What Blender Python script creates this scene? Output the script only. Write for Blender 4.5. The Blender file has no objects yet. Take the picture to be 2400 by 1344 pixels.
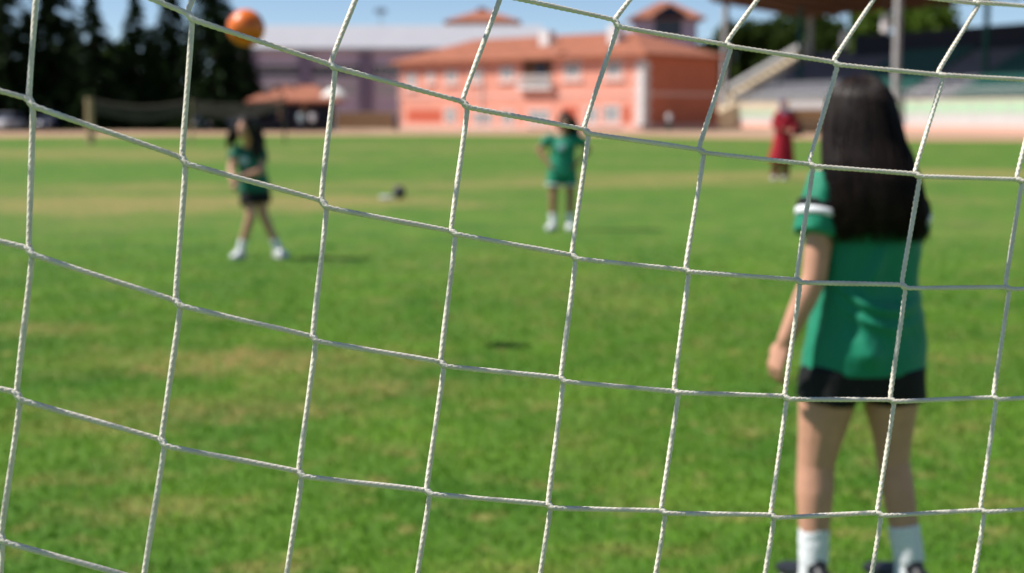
import bpy, bmesh, math, random
import numpy as np
from mathutils import Vector, Matrix, noise as mnoise
from mathutils.bvhtree import BVHTree

# ------------------------------------------------------------------ camera, sky, sun, exposure
SC = bpy.context.scene
COL = SC.collection
F = 3333.0                       # focal length in photo pixels (50 mm on a 36 mm sensor, 2400 px wide)
CX, CY, HORIZON = 1200.0, 672.0, 268.0
CAM_H = 1.40
PITCH = math.atan((CY - HORIZON) / F)
cam_data = bpy.data.cameras.new('camera')
cam_data.sensor_width = 36.0
cam_data.lens = 36.0 * F / 2400.0
cam_data.clip_start = 0.05
cam_data.clip_end = 3000.0
cam_data.dof.use_dof = True
cam_data.dof.focus_distance = 1.31
cam_data.dof.aperture_fstop = 4.9
cam = bpy.data.objects.new('camera', cam_data)
cam.location = (0, 0, CAM_H)
cam.rotation_euler = (math.pi / 2 - PITCH, 0, 0)
COL.objects.link(cam)
SC.camera = cam

SUN_EL, SUN_AZ = math.radians(51.0), math.radians(-90.0)     # azimuth from +Y, clockwise; the sun stands to the left
world = bpy.data.worlds.new('World')
SC.world = world
world.use_nodes = True
wn = world.node_tree
bg = wn.nodes['Background']
sky = wn.nodes.new('ShaderNodeTexSky')
sky.sky_type = 'NISHITA'
sky.sun_disc = False
sky.sun_elevation = SUN_EL
sky.sun_rotation = SUN_AZ
sky.air_density = 0.6
sky.dust_density = 0.05
sky.ozone_density = 2.0
bg.inputs['Strength'].default_value = 0.092
wn.links.new(sky.outputs[0], bg.inputs['Color'])

sl = bpy.data.lights.new('sun', 'SUN')
sl.energy = 5.0
sl.angle = math.radians(0.53)
sl.color = (1.0, 0.965, 0.91)
sun = bpy.data.objects.new('sun', sl)
sd = Vector((math.sin(SUN_AZ) * math.cos(SUN_EL), math.cos(SUN_AZ) * math.cos(SUN_EL), math.sin(SUN_EL)))
sun.rotation_euler = sd.to_track_quat('Z', 'Y').to_euler()
sun.location = (-30, 0, 40)
COL.objects.link(sun)

SC.view_settings.view_transform = 'Standard'
SC.view_settings.look = 'None'
SC.view_settings.gamma = 1.0
SC.view_settings.exposure = 0.42
SC.view_settings.use_curve_mapping = False
SC.render.engine = 'CYCLES'
SC.cycles.use_denoising = True
SC.cycles.max_bounces = 6

# ------------------------------------------------------------------ photo pixel -> place
CP, SP = math.cos(PITCH), math.sin(PITCH)
def ray(px, py):
    a, b = (px - CX) / F, (CY - py) / F
    return Vector((a, CP + b * SP, -SP + b * CP))
def ground(px, py, z=0.0):
    d = ray(px, py); t = (z - CAM_H) / d.z
    return Vector((0, 0, CAM_H)) + d * t
def at(px, py, Y):
    d = ray(px, py)
    return Vector((0, 0, CAM_H)) + d * (Y / d.y)
def hgt(py, Y):
    return at(CX, py, Y).z

# ------------------------------------------------------------------ materials
def mat(name, col, rough=0.7, var=0.0, scale=4.0, bump=0.0, bscale=40.0, col2=None, spec=0.3, metal=0.0, sss=0.0,
        stretch=(1, 1, 1), sheen=0.0):
    m = bpy.data.materials.new(name)
    m.use_nodes = True
    nt = m.node_tree; N = nt.nodes; L = nt.links
    b = N['Principled BSDF']
    b.inputs['Roughness'].default_value = rough
    b.inputs['Specular IOR Level'].default_value = spec
    b.inputs['Metallic'].default_value = metal
    b.inputs['Base Color'].default_value = (*col, 1)
    if sss:
        b.inputs['Subsurface Weight'].default_value = sss
        b.inputs['Subsurface Radius'].default_value = (0.012, 0.005, 0.003)
    if sheen:
        b.inputs['Sheen Weight'].default_value = sheen
    tc = N.new('ShaderNodeTexCoord')
    mp = N.new('ShaderNodeMapping')
    mp.inputs['Scale'].default_value = stretch
    L.new(tc.outputs['Object'], mp.inputs['Vector'])
    if var or col2:
        nz = N.new('ShaderNodeTexNoise')
        nz.inputs['Scale'].default_value = scale
        nz.inputs['Detail'].default_value = 4
        L.new(mp.outputs[0], nz.inputs['Vector'])
        mx = N.new('ShaderNodeMix'); mx.data_type = 'RGBA'
        rp = N.new('ShaderNodeMapRange')
        rp.inputs['From Min'].default_value = 0.33; rp.inputs['From Max'].default_value = 0.67
        L.new(nz.outputs['Fac'], rp.inputs['Value'])
        L.new(rp.outputs[0], mx.inputs['Factor'])
        if col2:
            mx.inputs['A'].default_value = (*col, 1); mx.inputs['B'].default_value = (*col2, 1)
        else:
            mx.inputs['A'].default_value = (*[c * (1 - var) for c in col], 1)
            mx.inputs['B'].default_value = (*[min(1, c * (1 + var)) for c in col], 1)
        L.new(mx.outputs['Result'], b.inputs['Base Color'])
    if bump:
        n2 = N.new('ShaderNodeTexNoise')
        n2.inputs['Scale'].default_value = bscale
        n2.inputs['Detail'].default_value = 3
        L.new(mp.outputs[0], n2.inputs['Vector'])
        bp = N.new('ShaderNodeBump')
        bp.inputs['Strength'].default_value = bump
        bp.inputs['Distance'].default_value = 0.02
        L.new(n2.outputs['Fac'], bp.inputs['Height'])
        L.new(bp.outputs[0], b.inputs['Normal'])
    return m

def mat_leaf(name, col, col2, scale=1.2, trans=0.25):
    m = bpy.data.materials.new(name); m.use_nodes = True
    N = m.node_tree.nodes; L = m.node_tree.links
    b = N['Principled BSDF']; b.inputs['Roughness'].default_value = 0.6
    b.inputs['Specular IOR Level'].default_value = 0.06
    g = N.new('ShaderNodeNewGeometry')
    nz = N.new('ShaderNodeTexNoise'); nz.inputs['Scale'].default_value = scale; nz.inputs['Detail'].default_value = 3
    L.new(g.outputs['Position'], nz.inputs['Vector'])
    ad = N.new('ShaderNodeMath'); ad.operation = 'ADD'
    rm = N.new('ShaderNodeMath'); rm.operation = 'MULTIPLY'; rm.inputs[1].default_value = 0.4
    L.new(g.outputs['Random Per Island'], rm.inputs[0])
    L.new(nz.outputs['Fac'], ad.inputs[0]); L.new(rm.outputs[0], ad.inputs[1])
    rp = N.new('ShaderNodeMapRange'); rp.inputs['From Min'].default_value = 0.4; rp.inputs['From Max'].default_value = 1.0
    L.new(ad.outputs[0], rp.inputs['Value'])
    mx = N.new('ShaderNodeMix'); mx.data_type = 'RGBA'
    mx.inputs['A'].default_value = (*col, 1); mx.inputs['B'].default_value = (*col2, 1)
    L.new(rp.outputs[0], mx.inputs['Factor'])
    L.new(mx.outputs['Result'], b.inputs['Base Color'])
    tr = N.new('ShaderNodeBsdfTranslucent'); L.new(mx.outputs['Result'], tr.inputs['Color'])
    ms = N.new('ShaderNodeMixShader'); ms.inputs[0].default_value = trans
    L.new(b.outputs[0], ms.inputs[1]); L.new(tr.outputs[0], ms.inputs[2])
    L.new(ms.outputs[0], N['Material Output'].inputs['Surface'])
    return m

# dry patches on the pitch: (centre, radius x, radius y, strength)
DRY = [(ground(330, 478), 4.6, 2.6, 1.0), (ground(760, 470), 3.2, 1.7, .8), (ground(120, 358), 9, 5, .9), (ground(420, 372), 8, 4, .55),
       (ground(1900, 412), 8, 2.6, .8), (ground(1450, 428), 5, 2.2, .7), (ground(2330, 405), 6, 2.5, .7), (ground(560, 440), 7, 2.5, .45),
       (ground(430, 845), .8, .55, .45), (ground(760, 850), .85, .5, .45), (ground(900, 905), .6, .35, .6), (ground(90, 770), .45, .35, .6),
       (ground(250, 1000), .5, .22, .55), (ground(520, 960), .8, .3, .55), (ground(1050, 345), 16, 7, .35), (ground(2050, 1010), .5, .4, .35), (ground(300, 1210), .3, .12, .4), (ground(230, 1120), .3, .1, .4), (ground(1200, 1335), .32, .1, .4), (ground(1280, 1140), .12, .07, .6),
       (ground(2010, 1250), .14, .08, .8), (ground(2320, 1180), .2, .1, .6), (ground(1720, 1215), .12, .06, .7), (ground(640, 1330), .2, .08, .7), (ground(420, 1175), .3, .07, .4), (ground(1500, 1290), .25, .08, .5)]
def grass_colour(nt):
    """green and dry straw, patchy, from the place on the ground; returns the colour output"""
    N, L = nt.nodes, nt.links
    g = N.new('ShaderNodeNewGeometry')
    flat = N.new('ShaderNodeVectorMath'); flat.operation = 'MULTIPLY'; flat.inputs[1].default_value = (1, 1, 0)
    L.new(g.outputs['Position'], flat.inputs[0])
    def nz(scale, det=3, sx=(1, 1, 1)):
        mp = N.new('ShaderNodeMapping'); mp.inputs['Scale'].default_value = sx
        L.new(flat.outputs[0], mp.inputs['Vector'])
        n = N.new('ShaderNodeTexNoise'); n.inputs['Scale'].default_value = scale; n.inputs['Detail'].default_value = det
        L.new(mp.outputs[0], n.inputs['Vector']); return n.outputs['Fac']
    def rng(v, a, b, lo=0., hi=1.):
        r = N.new('ShaderNodeMapRange'); r.inputs['From Min'].default_value = a; r.inputs['From Max'].default_value = b
        r.inputs['To Min'].default_value = lo; r.inputs['To Max'].default_value = hi
        L.new(v, r.inputs['Value']); return r.outputs[0]
    def mth(op, a, b):
        m = N.new('ShaderNodeMath'); m.operation = op
        for i, v in enumerate((a, b)):
            if isinstance(v, (int, float)): m.inputs[i].default_value = v
            else: L.new(v, m.inputs[i])
        return m.outputs[0]
    edge = nz(0.9, 4)
    dry = rng(nz(0.22, 4, (1, .6, 1)), 0.52, 0.72, 0, .42)
    dry = mth('ADD', dry, rng(nz(2.3, 5), 0.55, 0.72, 0, .45))
    dry = mth('ADD', dry, rng(nz(6.5, 5), 0.56, 0.70, 0, .6))
    for c, rx, ry, s in DRY:
        sb = N.new('ShaderNodeVectorMath'); sb.operation = 'SUBTRACT'; sb.inputs[1].default_value = (c.x, c.y, 0)
        L.new(flat.outputs[0], sb.inputs[0])
        dv = N.new('ShaderNodeVectorMath'); dv.operation = 'MULTIPLY'; dv.inputs[1].default_value = (1 / rx, 1 / ry, 1)
        L.new(sb.outputs[0], dv.inputs[0])
        ln = N.new('ShaderNodeVectorMath'); ln.operation = 'LENGTH'; L.new(dv.outputs[0], ln.inputs[0])
        d2 = mth('ADD', ln.outputs['Value'], mth('MULTIPLY', mth('SUBTRACT', edge, .5), 1.6))
        dry = mth('ADD', dry, rng(d2, 0.3, 1.2, s * .95, 0))
    dry = mth('MINIMUM', dry, 1.0)
    dry = mth('MULTIPLY', dry, rng(nz(9., 5), 0.34, 0.62, 0.15, 1.1))
    gm = N.new('ShaderNodeMix'); gm.data_type = 'RGBA'
    gm.inputs['A'].default_value = (0.050, 0.136, 0.009, 1); gm.inputs['B'].default_value = (0.098, 0.194, 0.014, 1)
    L.new(rng(nz(1.1, 5), 0.32, 0.68), gm.inputs['Factor'])
    dm = N.new('ShaderNodeMix'); dm.data_type = 'RGBA'
    dm.inputs['B'].default_value = (0.33, 0.235, 0.085, 1)
    L.new(gm.outputs['Result'], dm.inputs['A'])
    L.new(mth('MULTIPLY', dry, 0.9), dm.inputs['Factor'])
    return dm.outputs['Result'], rng, nz, mth

def make_grass_materials():
    out = []
    for kind in ('sheet', 'blade'):
        m = bpy.data.materials.new('grass_' + kind); m.use_nodes = True
        nt = m.node_tree; N, L = nt.nodes, nt.links
        b = N['Principled BSDF']; b.inputs['Roughness'].default_value = 0.75; b.inputs['Specular IOR Level'].default_value = 0.15
        c, rng, nz, mth = grass_colour(nt)
        hs = N.new('ShaderNodeHueSaturation'); L.new(c, hs.inputs['Color'])
        if kind == 'sheet':
            L.new(rng(nz(26, 5), 0.3, 0.7, 0.82, 1.16), hs.inputs['Value'])
            b.inputs['Sheen Weight'].default_value = 0.05
            b.inputs['Sheen Roughness'].default_value = 0.6
            b.inputs['Sheen Tint'].default_value = (0.8, 0.9, 0.5, 1)
            bp = N.new('ShaderNodeBump'); bp.inputs['Strength'].default_value = 0.5; bp.inputs['Distance'].default_value = 0.03
            L.new(nz(60, 4), bp.inputs['Height']); L.new(bp.outputs[0], b.inputs['Normal'])
            L.new(hs.outputs[0], b.inputs['Base Color'])
        else:
            g = N.new('ShaderNodeNewGeometry')
            L.new(rng(g.outputs['Random Per Island'], 0, 1, 1.2, 1.95), hs.inputs['Value'])
            L.new(hs.outputs[0], b.inputs['Base Color'])
            tr = N.new('ShaderNodeBsdfTranslucent'); L.new(hs.outputs[0], tr.inputs['Color'])
            ms = N.new('ShaderNodeMixShader'); ms.inputs[0].default_value = 0.35
            L.new(b.outputs[0], ms.inputs[1]); L.new(tr.outputs[0], ms.inputs[2])
            L.new(ms.outputs[0], N['Material Output'].inputs['Surface'])
        out.append(m)
    return out

M = dict(
    cord=mat('net_cord', (0.80, 0.74, 0.62), .42, var=.10, scale=45, spec=.4, bump=.25, bscale=900, col2=(0.68, 0.62, 0.51)),
    steel=mat('white_painted_steel', (0.78, 0.78, 0.76), .35, var=.05, spec=.5),
    dirt=mat('dusty_ground', (0.35, 0.235, 0.15), .9, scale=.12, col2=(0.40, 0.28, 0.18)),
    track=mat('track_surface', (0.47, 0.235, 0.145), .85, scale=.3, col2=(0.52, 0.28, 0.17)),
    skin=mat('skin', (0.56, 0.285, 0.19), .5, var=.08, scale=20, sss=.08, spec=.35),
    skin2=mat('skin_tan', (0.36, 0.175, 0.105), .5, var=.08, scale=20, sss=.08, spec=.35),
    hair=mat('black_hair', (0.008, 0.0055, 0.005), .45, scale=14, col2=(0.024, 0.0145, 0.012), stretch=(3, 3, .3), spec=.14),
    hairb=mat('brown_black_hair', (0.014, 0.008, 0.006), .6, var=.35, scale=30, stretch=(3, 3, .25), spec=.2),
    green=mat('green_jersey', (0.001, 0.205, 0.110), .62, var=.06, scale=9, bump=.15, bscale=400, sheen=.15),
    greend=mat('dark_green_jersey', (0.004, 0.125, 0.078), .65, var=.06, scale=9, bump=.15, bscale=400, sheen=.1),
    black=mat('black_cloth', (0.007, 0.007, 0.008), .8, var=.1, bump=.1, bscale=300),
    white=mat('white_cloth', (0.78, 0.78, 0.80), .8, var=.04, bump=.2, bscale=300),
    shoe=mat('black_shoe', (0.012, 0.012, 0.014), .45, spec=.4),
    shoew=mat('white_shoe', (0.74, 0.74, 0.73), .5, var=.05),
    sole=mat('pale_grey_sole', (0.50, 0.50, 0.48), .7),
    print=mat('pale_print', (0.36, 0.52, 0.56), .6),
    red=mat('crimson_cloth', (0.34, 0.005, 0.018), .8, var=.08, scale=8, sheen=.1),
    maroon=mat('maroon_cloth', (0.12, 0.012, 0.016), .85, var=.08),
    lilac=mat('lilac_scarf', (0.15, 0.11, 0.18), .85, var=.1),
    eyew=mat('eye_white', (0.75, 0.73, 0.70), .3), eyed=mat('dark_eye', (0.02, 0.012, 0.01), .2),
    lip=mat('lips', (0.36, 0.12, 0.10), .5),
    orange=mat('orange_ball', (0.80, 0.165, 0.010), .36, var=.06, scale=10, spec=.5),
    oranged=mat('rust_ball_panel', (0.60, 0.11, 0.012), .4, spec=.5),
    balld=mat('charcoal_ball', (0.02, 0.02, 0.024), .5), ballw=mat('grey_ball', (0.10, 0.10, 0.12), .5),
    plaster_shaded=mat('shaded_salmon_plaster', (0.60, 0.175, 0.095), .85, var=.07, scale=.6),  # salmon plaster with the end wall's shade put into the colour
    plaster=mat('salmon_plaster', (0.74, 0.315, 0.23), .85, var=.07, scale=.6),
    plasterl=mat('pale_salmon_band', (0.77, 0.42, 0.34), .85, var=.05),
    redpanel=mat('red_panel', (0.56, 0.12, 0.065), .7, var=.05),
    trim=mat('white_trim', (0.72, 0.68, 0.66), .7, var=.05),
    tile=mat('clay_tile', (0.40, 0.15, 0.085), .85, scale=1.2, col2=(0.31, 0.115, 0.07), stretch=(1, 1, 1)),
    glass=mat('window_glass', (0.30, 0.32, 0.33), .15, spec=.7),
    glassd=mat('dark_glass', (0.035, 0.04, 0.06), .15, spec=.5),
    mauve=mat('mauve_render', (0.50, 0.42, 0.53), .85, var=.06, scale=.4),
    mauved=mat('purple_grey_pier', (0.21, 0.17, 0.24), .85, var=.06),
    metalroof=mat('pale_sheet_roof', (0.40, 0.39, 0.41), .6, var=.05, scale=.5),
    concrete=mat('concrete', (0.34, 0.33, 0.32), .9, var=.12, scale=1.5),
    tierc=mat('dark_grey_terrace', (0.145, 0.145, 0.16), .9, var=.12, scale=1.5),
    cream=mat('cream_wall', (0.62, 0.52, 0.38), .85, var=.07, scale=.8),
    offwhite=mat('off_white_wall', (0.56, 0.535, 0.51), .85, var=.05, scale=.8),
    palegreen=mat('pale_green_panel', (0.42, 0.58, 0.40), .8, var=.06),
    seatg=mat('green_seat', (0.008, 0.078, 0.06), .55, var=.1),
    steelg=mat('dark_green_steel', (0.008, 0.075, 0.055), .5, var=.1),
    navy=mat('navy_wall', (0.022, 0.027, 0.042), .8, var=.1),
    wood=mat('brown_boards', (0.125, 0.058, 0.030), .8, var=.2, scale=2),
    timber=mat('weathered_timber', (0.46, 0.31, 0.18), .85, var=.15, scale=6),
    bark=mat('bark', (0.07, 0.05, 0.035), .95, var=.3, scale=8),
    darknet=mat('dark_netting', (0.13, 0.105, 0.09), .9),
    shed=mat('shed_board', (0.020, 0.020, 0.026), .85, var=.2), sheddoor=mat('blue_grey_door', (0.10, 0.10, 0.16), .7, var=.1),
    carb=mat('dark_blue_paint', (0.012, 0.018, 0.045), .25, spec=.6), cars=mat('silver_paint', (0.42, 0.43, 0.46), .25, spec=.6, metal=.3),
    carw=mat('white_paint', (0.62, 0.62, 0.63), .25, spec=.6), tyre=mat('tyre', (0.015, 0.015, 0.016), .8),
    rim=mat('alloy_rim', (0.45, 0.45, 0.47), .3, metal=.7), lampg=mat('lamp_glass', (0.7, 0.7, 0.68), .1, spec=.8),
    spruce=mat_leaf('spruce_needles', (0.005, 0.011, 0.0055), (0.024, 0.050, 0.013), .45, .15),
    leaf=mat_leaf('green_leaves', (0.020, 0.036, 0.008), (0.062, 0.098, 0.016), .5, .25),
    leafy=mat_leaf('yellow_green_leaves', (0.045, 0.085, 0.010), (0.12, 0.19, 0.022), .9, .3),
    parasol=mat('white_canvas', (0.78, 0.74, 0.68), .8),
)
M['grass'], M['blade'] = make_grass_materials()
cb = M['cord'].node_tree.nodes['Principled BSDF']      # nylon lets some light through
cb.inputs['Subsurface Weight'].default_value = 0.35
cb.inputs['Subsurface Radius'].default_value = (0.0030, 0.0024, 0.0016)
cb.inputs['Subsurface Scale'].default_value = 1.0

# ------------------------------------------------------------------ mesh helpers
class MB:
    def __init__(s): s.v, s.f, s.mi = [], [], []
    def add(s, vs, fs, mi=0):
        o = len(s.v); s.v.extend([tuple(v) for v in vs]); s.f.extend([tuple(i + o for i in f) for f in fs]); s.mi.extend([mi] * len(fs)); return s
    def box(s, a, b, mi=0):
        (x0, y0, z0), (x1, y1, z1) = a, b
        return s.add([(x0, y0, z0), (x1, y0, z0), (x1, y1, z0), (x0, y1, z0), (x0, y0, z1), (x1, y0, z1), (x1, y1, z1), (x0, y1, z1)],
                     [(3, 2, 1, 0), (4, 5, 6, 7), (0, 1, 5, 4), (1, 2, 6, 5), (2, 3, 7, 6), (3, 0, 4, 7)], mi)
    def prism(s, poly, y0, y1, mi=0):
        """poly: (x,z) outline counter-clockwise seen from -y, extruded along y"""
        n = len(poly)
        vs = [(x, y0, z) for x, z in poly] + [(x, y1, z) for x, z in poly]
        fs = [tuple(range(n)), tuple(range(2 * n - 1, n - 1, -1))] + [(i + n, (i + 1) % n + n, (i + 1) % n, i)[::-1] for i in range(n)]
        fs = [tuple(range(n)), tuple(range(2 * n - 1, n - 1, -1))] + [((i + 1) % n, i, i + n, (i + 1) % n + n) for i in range(n)]
        return s.add(vs, fs, mi)
    def tube(s, pts, rad, side=None, seg=12, cap=True, mi=0):
        """pts along the axis, rad: number or (a,b) per point (a along side); rounded ends when cap"""
        pts = [Vector(p) for p in pts]
        rad = [(r, r) if isinstance(r, (int, float)) else r for r in rad]
        if cap:
            t0 = (pts[0] - pts[1]).normalized(); t1 = (pts[-1] - pts[-2]).normalized()
            A = [(pts[0] + t0 * min(rad[0]) * k, (rad[0][0] * q, rad[0][1] * q)) for k, q in ((.95, .3), (.7, .7))]
            B = [(pts[-1] + t1 * min(rad[-1]) * k, (rad[-1][0] * q, rad[-1][1] * q)) for k, q in ((.7, .7), (.95, .3))]
            pts = [a[0] for a in A] + pts + [b[0] for b in B]
            rad = [a[1] for a in A] + rad + [b[1] for b in B]
        n = len(pts); rows = []
        ref = Vector(side) if side is not None else None
        for i, p in enumerate(pts):
            t = (pts[min(i + 1, n - 1)] - pts[max(i - 1, 0)]).normalized()
            if ref is None:
                ref = Vector((1, 0, 0)) if abs(t.x) < .8 else Vector((0, 0, 1))
            u = (ref - t * ref.dot(t)).normalized(); w = t.cross(u)
            if side is None: ref = u
            rows.append([p + u * rad[i][0] * math.cos(k * 2 * math.pi / seg) + w * rad[i][1] * math.sin(k * 2 * math.pi / seg) for k in range(seg)])
        vs = [v for r in rows for v in r]
        fs = [(i * seg + k, i * seg + (k + 1) % seg, (i + 1) * seg + (k + 1) % seg, (i + 1) * seg + k) for i in range(n - 1) for k in range(seg)]
        fs += [tuple(range(seg - 1, -1, -1)), tuple((n - 1) * seg + k for k in range(seg))]
        return s.add(vs, fs, mi)
    def ball(s, c, r, seg=14, rings=9, mi=0, rot=None):
        """ellipsoid"""
        r = (r, r, r) if isinstance(r, (int, float)) else r
        vs, fs = [], []
        for i in range(rings + 1):
            th = math.pi * i / rings
            for k in range(seg):
                ph = 2 * math.pi * k / seg
                v = Vector((r[0] * math.sin(th) * math.cos(ph), r[1] * math.sin(th) * math.sin(ph), r[2] * math.cos(th)))
                if rot: v = rot @ v
                vs.append(Vector(c) + v)
        for i in range(rings):
            for k in range(seg):
                fs.append((i * seg + k, (i + 1) * seg + k, (i + 1) * seg + (k + 1) % seg, i * seg + (k + 1) % seg))
        return s.add(vs, fs, mi)
    def lathe(s, prof, c, seg=16, mi=0):
        vs = [(c[0] + r * math.cos(2 * math.pi * k / seg), c[1] + r * math.sin(2 * math.pi * k / seg), c[2] + z) for r, z in prof for k in range(seg)]
        n = len(prof)
        fs = [(i * seg + k, i * seg + (k + 1) % seg, (i + 1) * seg + (k + 1) % seg, (i + 1) * seg + k) for i in range(n - 1) for k in range(seg)]
        fs += [tuple(range(seg - 1, -1, -1)), tuple((n - 1) * seg + k for k in range(seg))]
        return s.add(vs, fs, mi)
    def mesh(s, name, mats, smooth=False):
        me = bpy.data.meshes.new(name)
        me.from_pydata(s.v, [], s.f)
        for m in (mats if isinstance(mats, (list, tuple)) else [mats]): me.materials.append(m)
        if any(s.mi): me.polygons.foreach_set('material_index', s.mi)
        if smooth: me.polygons.foreach_set('use_smooth', [True] * len(me.polygons))
        me.update()
        return me
    def build(s, name, mats, parent=None, smooth=False):
        return link(name, s.mesh(name, mats, smooth), parent)

def link(name, me, parent=None, loc=None):
    o = bpy.data.objects.new(name, me); COL.objects.link(o)
    if parent: o.parent = parent
    if loc is not None: o.location = loc
    return o
def thing(name, label, cat, loc=(0, 0, 0), rz=0.0, group=None):
    o = bpy.data.objects.new(name, None); COL.objects.link(o)
    o.empty_display_size = .2
    o.location = loc; o.rotation_euler = (0, 0, rz)
    return tag(o, label, cat, group)
def tag(o, label, cat, group=None):
    o['label'] = label; o['category'] = cat
    if group: o['group'] = group
    return o
def struct(o):
    o['kind'] = 'structure'; return o
def fused(mb, name, m, parent, voxel=.008, smooth=5, fold=None):
    """one continuous skin over the overlapping pieces"""
    tmp = bpy.data.objects.new('tmp', mb.mesh('tmp', m)); COL.objects.link(tmp)
    r = tmp.modifiers.new('r', 'REMESH'); r.mode = 'VOXEL'; r.voxel_size = voxel
    k = tmp.modifiers.new('s', 'SMOOTH'); k.factor = .5; k.iterations = smooth
    dg = bpy.context.evaluated_depsgraph_get()
    me = bpy.data.meshes.new_from_object(tmp.evaluated_get(dg))
    old = tmp.data
    bpy.data.objects.remove(tmp); bpy.data.meshes.remove(old)
    me.name = name
    if fold:
        nm = [v.normal.copy() for v in me.vertices]
        for v, n in zip(me.vertices, nm): v.co += n * fold(v.co)
    me.polygons.foreach_set('use_smooth', [True] * len(me.polygons))
    if not me.materials: me.materials.append(m)
    me.update()
    return link(name, me, parent)
def lerp(a, b, t): return a + (b - a) * t

# ------------------------------------------------------------------ the setting: ground, track, pitch
mb = MB().add([(-900, -60, -.012), (900, -60, -.012), (900, 2500, -.012), (-900, 2500, -.012)], [(0, 1, 2, 3)])
struct(mb.build('ground', M['dirt']))
edge_px = [(-900, 323), (0, 322), (400, 319), (1000, 317), (1400, 318), (1700, 325), (2100, 330), (2400, 331), (3200, 335)]
edge = [ground(*p) for p in edge_px]
mb = MB()
mb.add([(p.x, p.y - 1, -.006) for p in edge] + [(p.x * (1 + 9.8 / p.y), p.y + 9.8, -.006) for p in edge],
       [(i, i + 1, len(edge) + i + 1, len(edge) + i) for i in range(len(edge) - 1)])
struct(mb.build('running_track', M['track']))
mb = MB()
lo = [(-30 + 60 * i / (len(edge) - 1), -12, 0) for i in range(len(edge))]
mb.add(lo + [(p.x, p.y, 0) for p in edge], [(i, i + 1, len(edge) + i + 1, len(edge) + i) for i in range(len(edge) - 1)])
struct(mb.build('pitch', M['grass']))

def grass_blades(n_try, seed=3):
    """short turf in front of the goal, thinning out into the distance"""
    rs = np.random.RandomState(seed)
    y = rs.uniform(3.0, 19.0, n_try)
    half = .36 * y + 1.3
    x = rs.uniform(-1, 1, n_try) * (.36 * 19 + 1.3)
    keep = (np.abs(x) < half) & (rs.uniform(0, 1, n_try) < np.clip(1.25 - y / 14.5, 0.0, 1) ** 1.8)
    x, y = x[keep], y[keep]
    # tufts: pull blades towards random clump centres
    cl = np.round(np.stack([x, y], 1) / .055) * .055
    rr = np.sin(cl[:, 0] * 937.1 + cl[:, 1] * 517.7) * 43758.5; rr -= np.floor(rr)
    n = len(x)
    h = rs.uniform(.012, .025, n) * (.82 + .36 * rr) * (1 + .01 * y)
    w = rs.uniform(.0022, .0042, n) * (.85 + .05 * y)
    a = rs.uniform(0, 2 * math.pi, n); lean = rs.uniform(.4, 1.6, n) * h; b = rs.uniform(0, 2 * math.pi, n)
    dx, dy = np.cos(a) * w, np.sin(a) * w
    lx, ly = np.cos(b) * lean, np.sin(b) * lean
    V = np.zeros((n, 5, 3))
    V[:, 0] = np.stack([x - dx, y - dy, np.full(n, -.002)], 1); V[:, 1] = np.stack([x + dx, y + dy, np.full(n, -.002)], 1)
    V[:, 2] = np.stack([x - dx * .8 + lx * .35, y - dy * .8 + ly * .35, h * .6], 1)
    V[:, 3] = np.stack([x + dx * .8 + lx * .35, y + dy * .8 + ly * .35, h * .6], 1)
    V[:, 4] = np.stack([x + lx, y + ly, h], 1)
    me = bpy.data.meshes.new('grass')
    me.vertices.add(n * 5); me.vertices.foreach_set('co', V.reshape(-1))
    base = (np.arange(n) * 5)[:, None]
    lp = (base + np.array([0, 1, 3, 2, 2, 3, 4])[None, :]).reshape(-1)
    me.loops.add(len(lp)); me.loops.foreach_set('vertex_index', lp.astype(np.int32))
    me.polygons.add(n * 2)
    st = (np.arange(n) * 7)[:, None] + np.array([0, 4])[None, :]
    me.polygons.foreach_set('loop_start', st.reshape(-1).astype(np.int32))
    me.update(calc_edges=True); me.validate()
    me.materials.append(M['blade'])
    o = link('grass', me)
    o['kind'] = 'stuff'; o['label'] = 'short green turf with dry straw patches in front of the net'; o['category'] = 'grass'
    return o
grass_blades(760000)

# ------------------------------------------------------------------ school building (salmon, clay roof)
def frame_of(p0, p1):
    d = (p1 - p0); return math.atan2(d.y, d.x), Vector((d.x, d.y, 0)).length
YR = 124.0; YL = YR * 173 / 147
A = at(935, 300, YL); B = at(1507, 300, YR); A.z = B.z = 0
rzS, LenS = frame_of(A, B)
DX = (B - A).normalized(); DY = Vector((-DX.y, DX.x, 0))
school = thing('school_building', 'two storey salmon pink building with clay tile hip roof and white framed windows', 'building', A, rzS)
DEP, EAVE = 11.0, hgt(128, YR)
def u_on(px):               # distance along the front wall for a photo column
    r = ray(px, 250); r = Vector((r.x, r.y, 0))
    # A + DX*u = t*r
    det = DX.x * (-r.y) + DX.y * r.x
    return (-A.x * (-r.y) - A.y * r.x) / det
def z_on(px, py):
    u = u_on(px); p = A + DX * u; return hgt(py, p.y)
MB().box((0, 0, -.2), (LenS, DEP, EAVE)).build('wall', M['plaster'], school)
MB().box((LenS + .003, .0, -.2), (LenS + .03, DEP, EAVE)).build('end_wall', M['plaster_shaded'], school)  # thin skin whose darker red paints in the shade on this end
MB().box((-.05, -.05, EAVE * .46), (LenS + .05, DEP + .05, EAVE * .46 + .35)).build('string_course', M['plasterl'], school)
MB().box((-.06, -.06, 0), (LenS + .06, DEP + .06, .55)).build('plinth', M['plasterl'], school)
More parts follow.
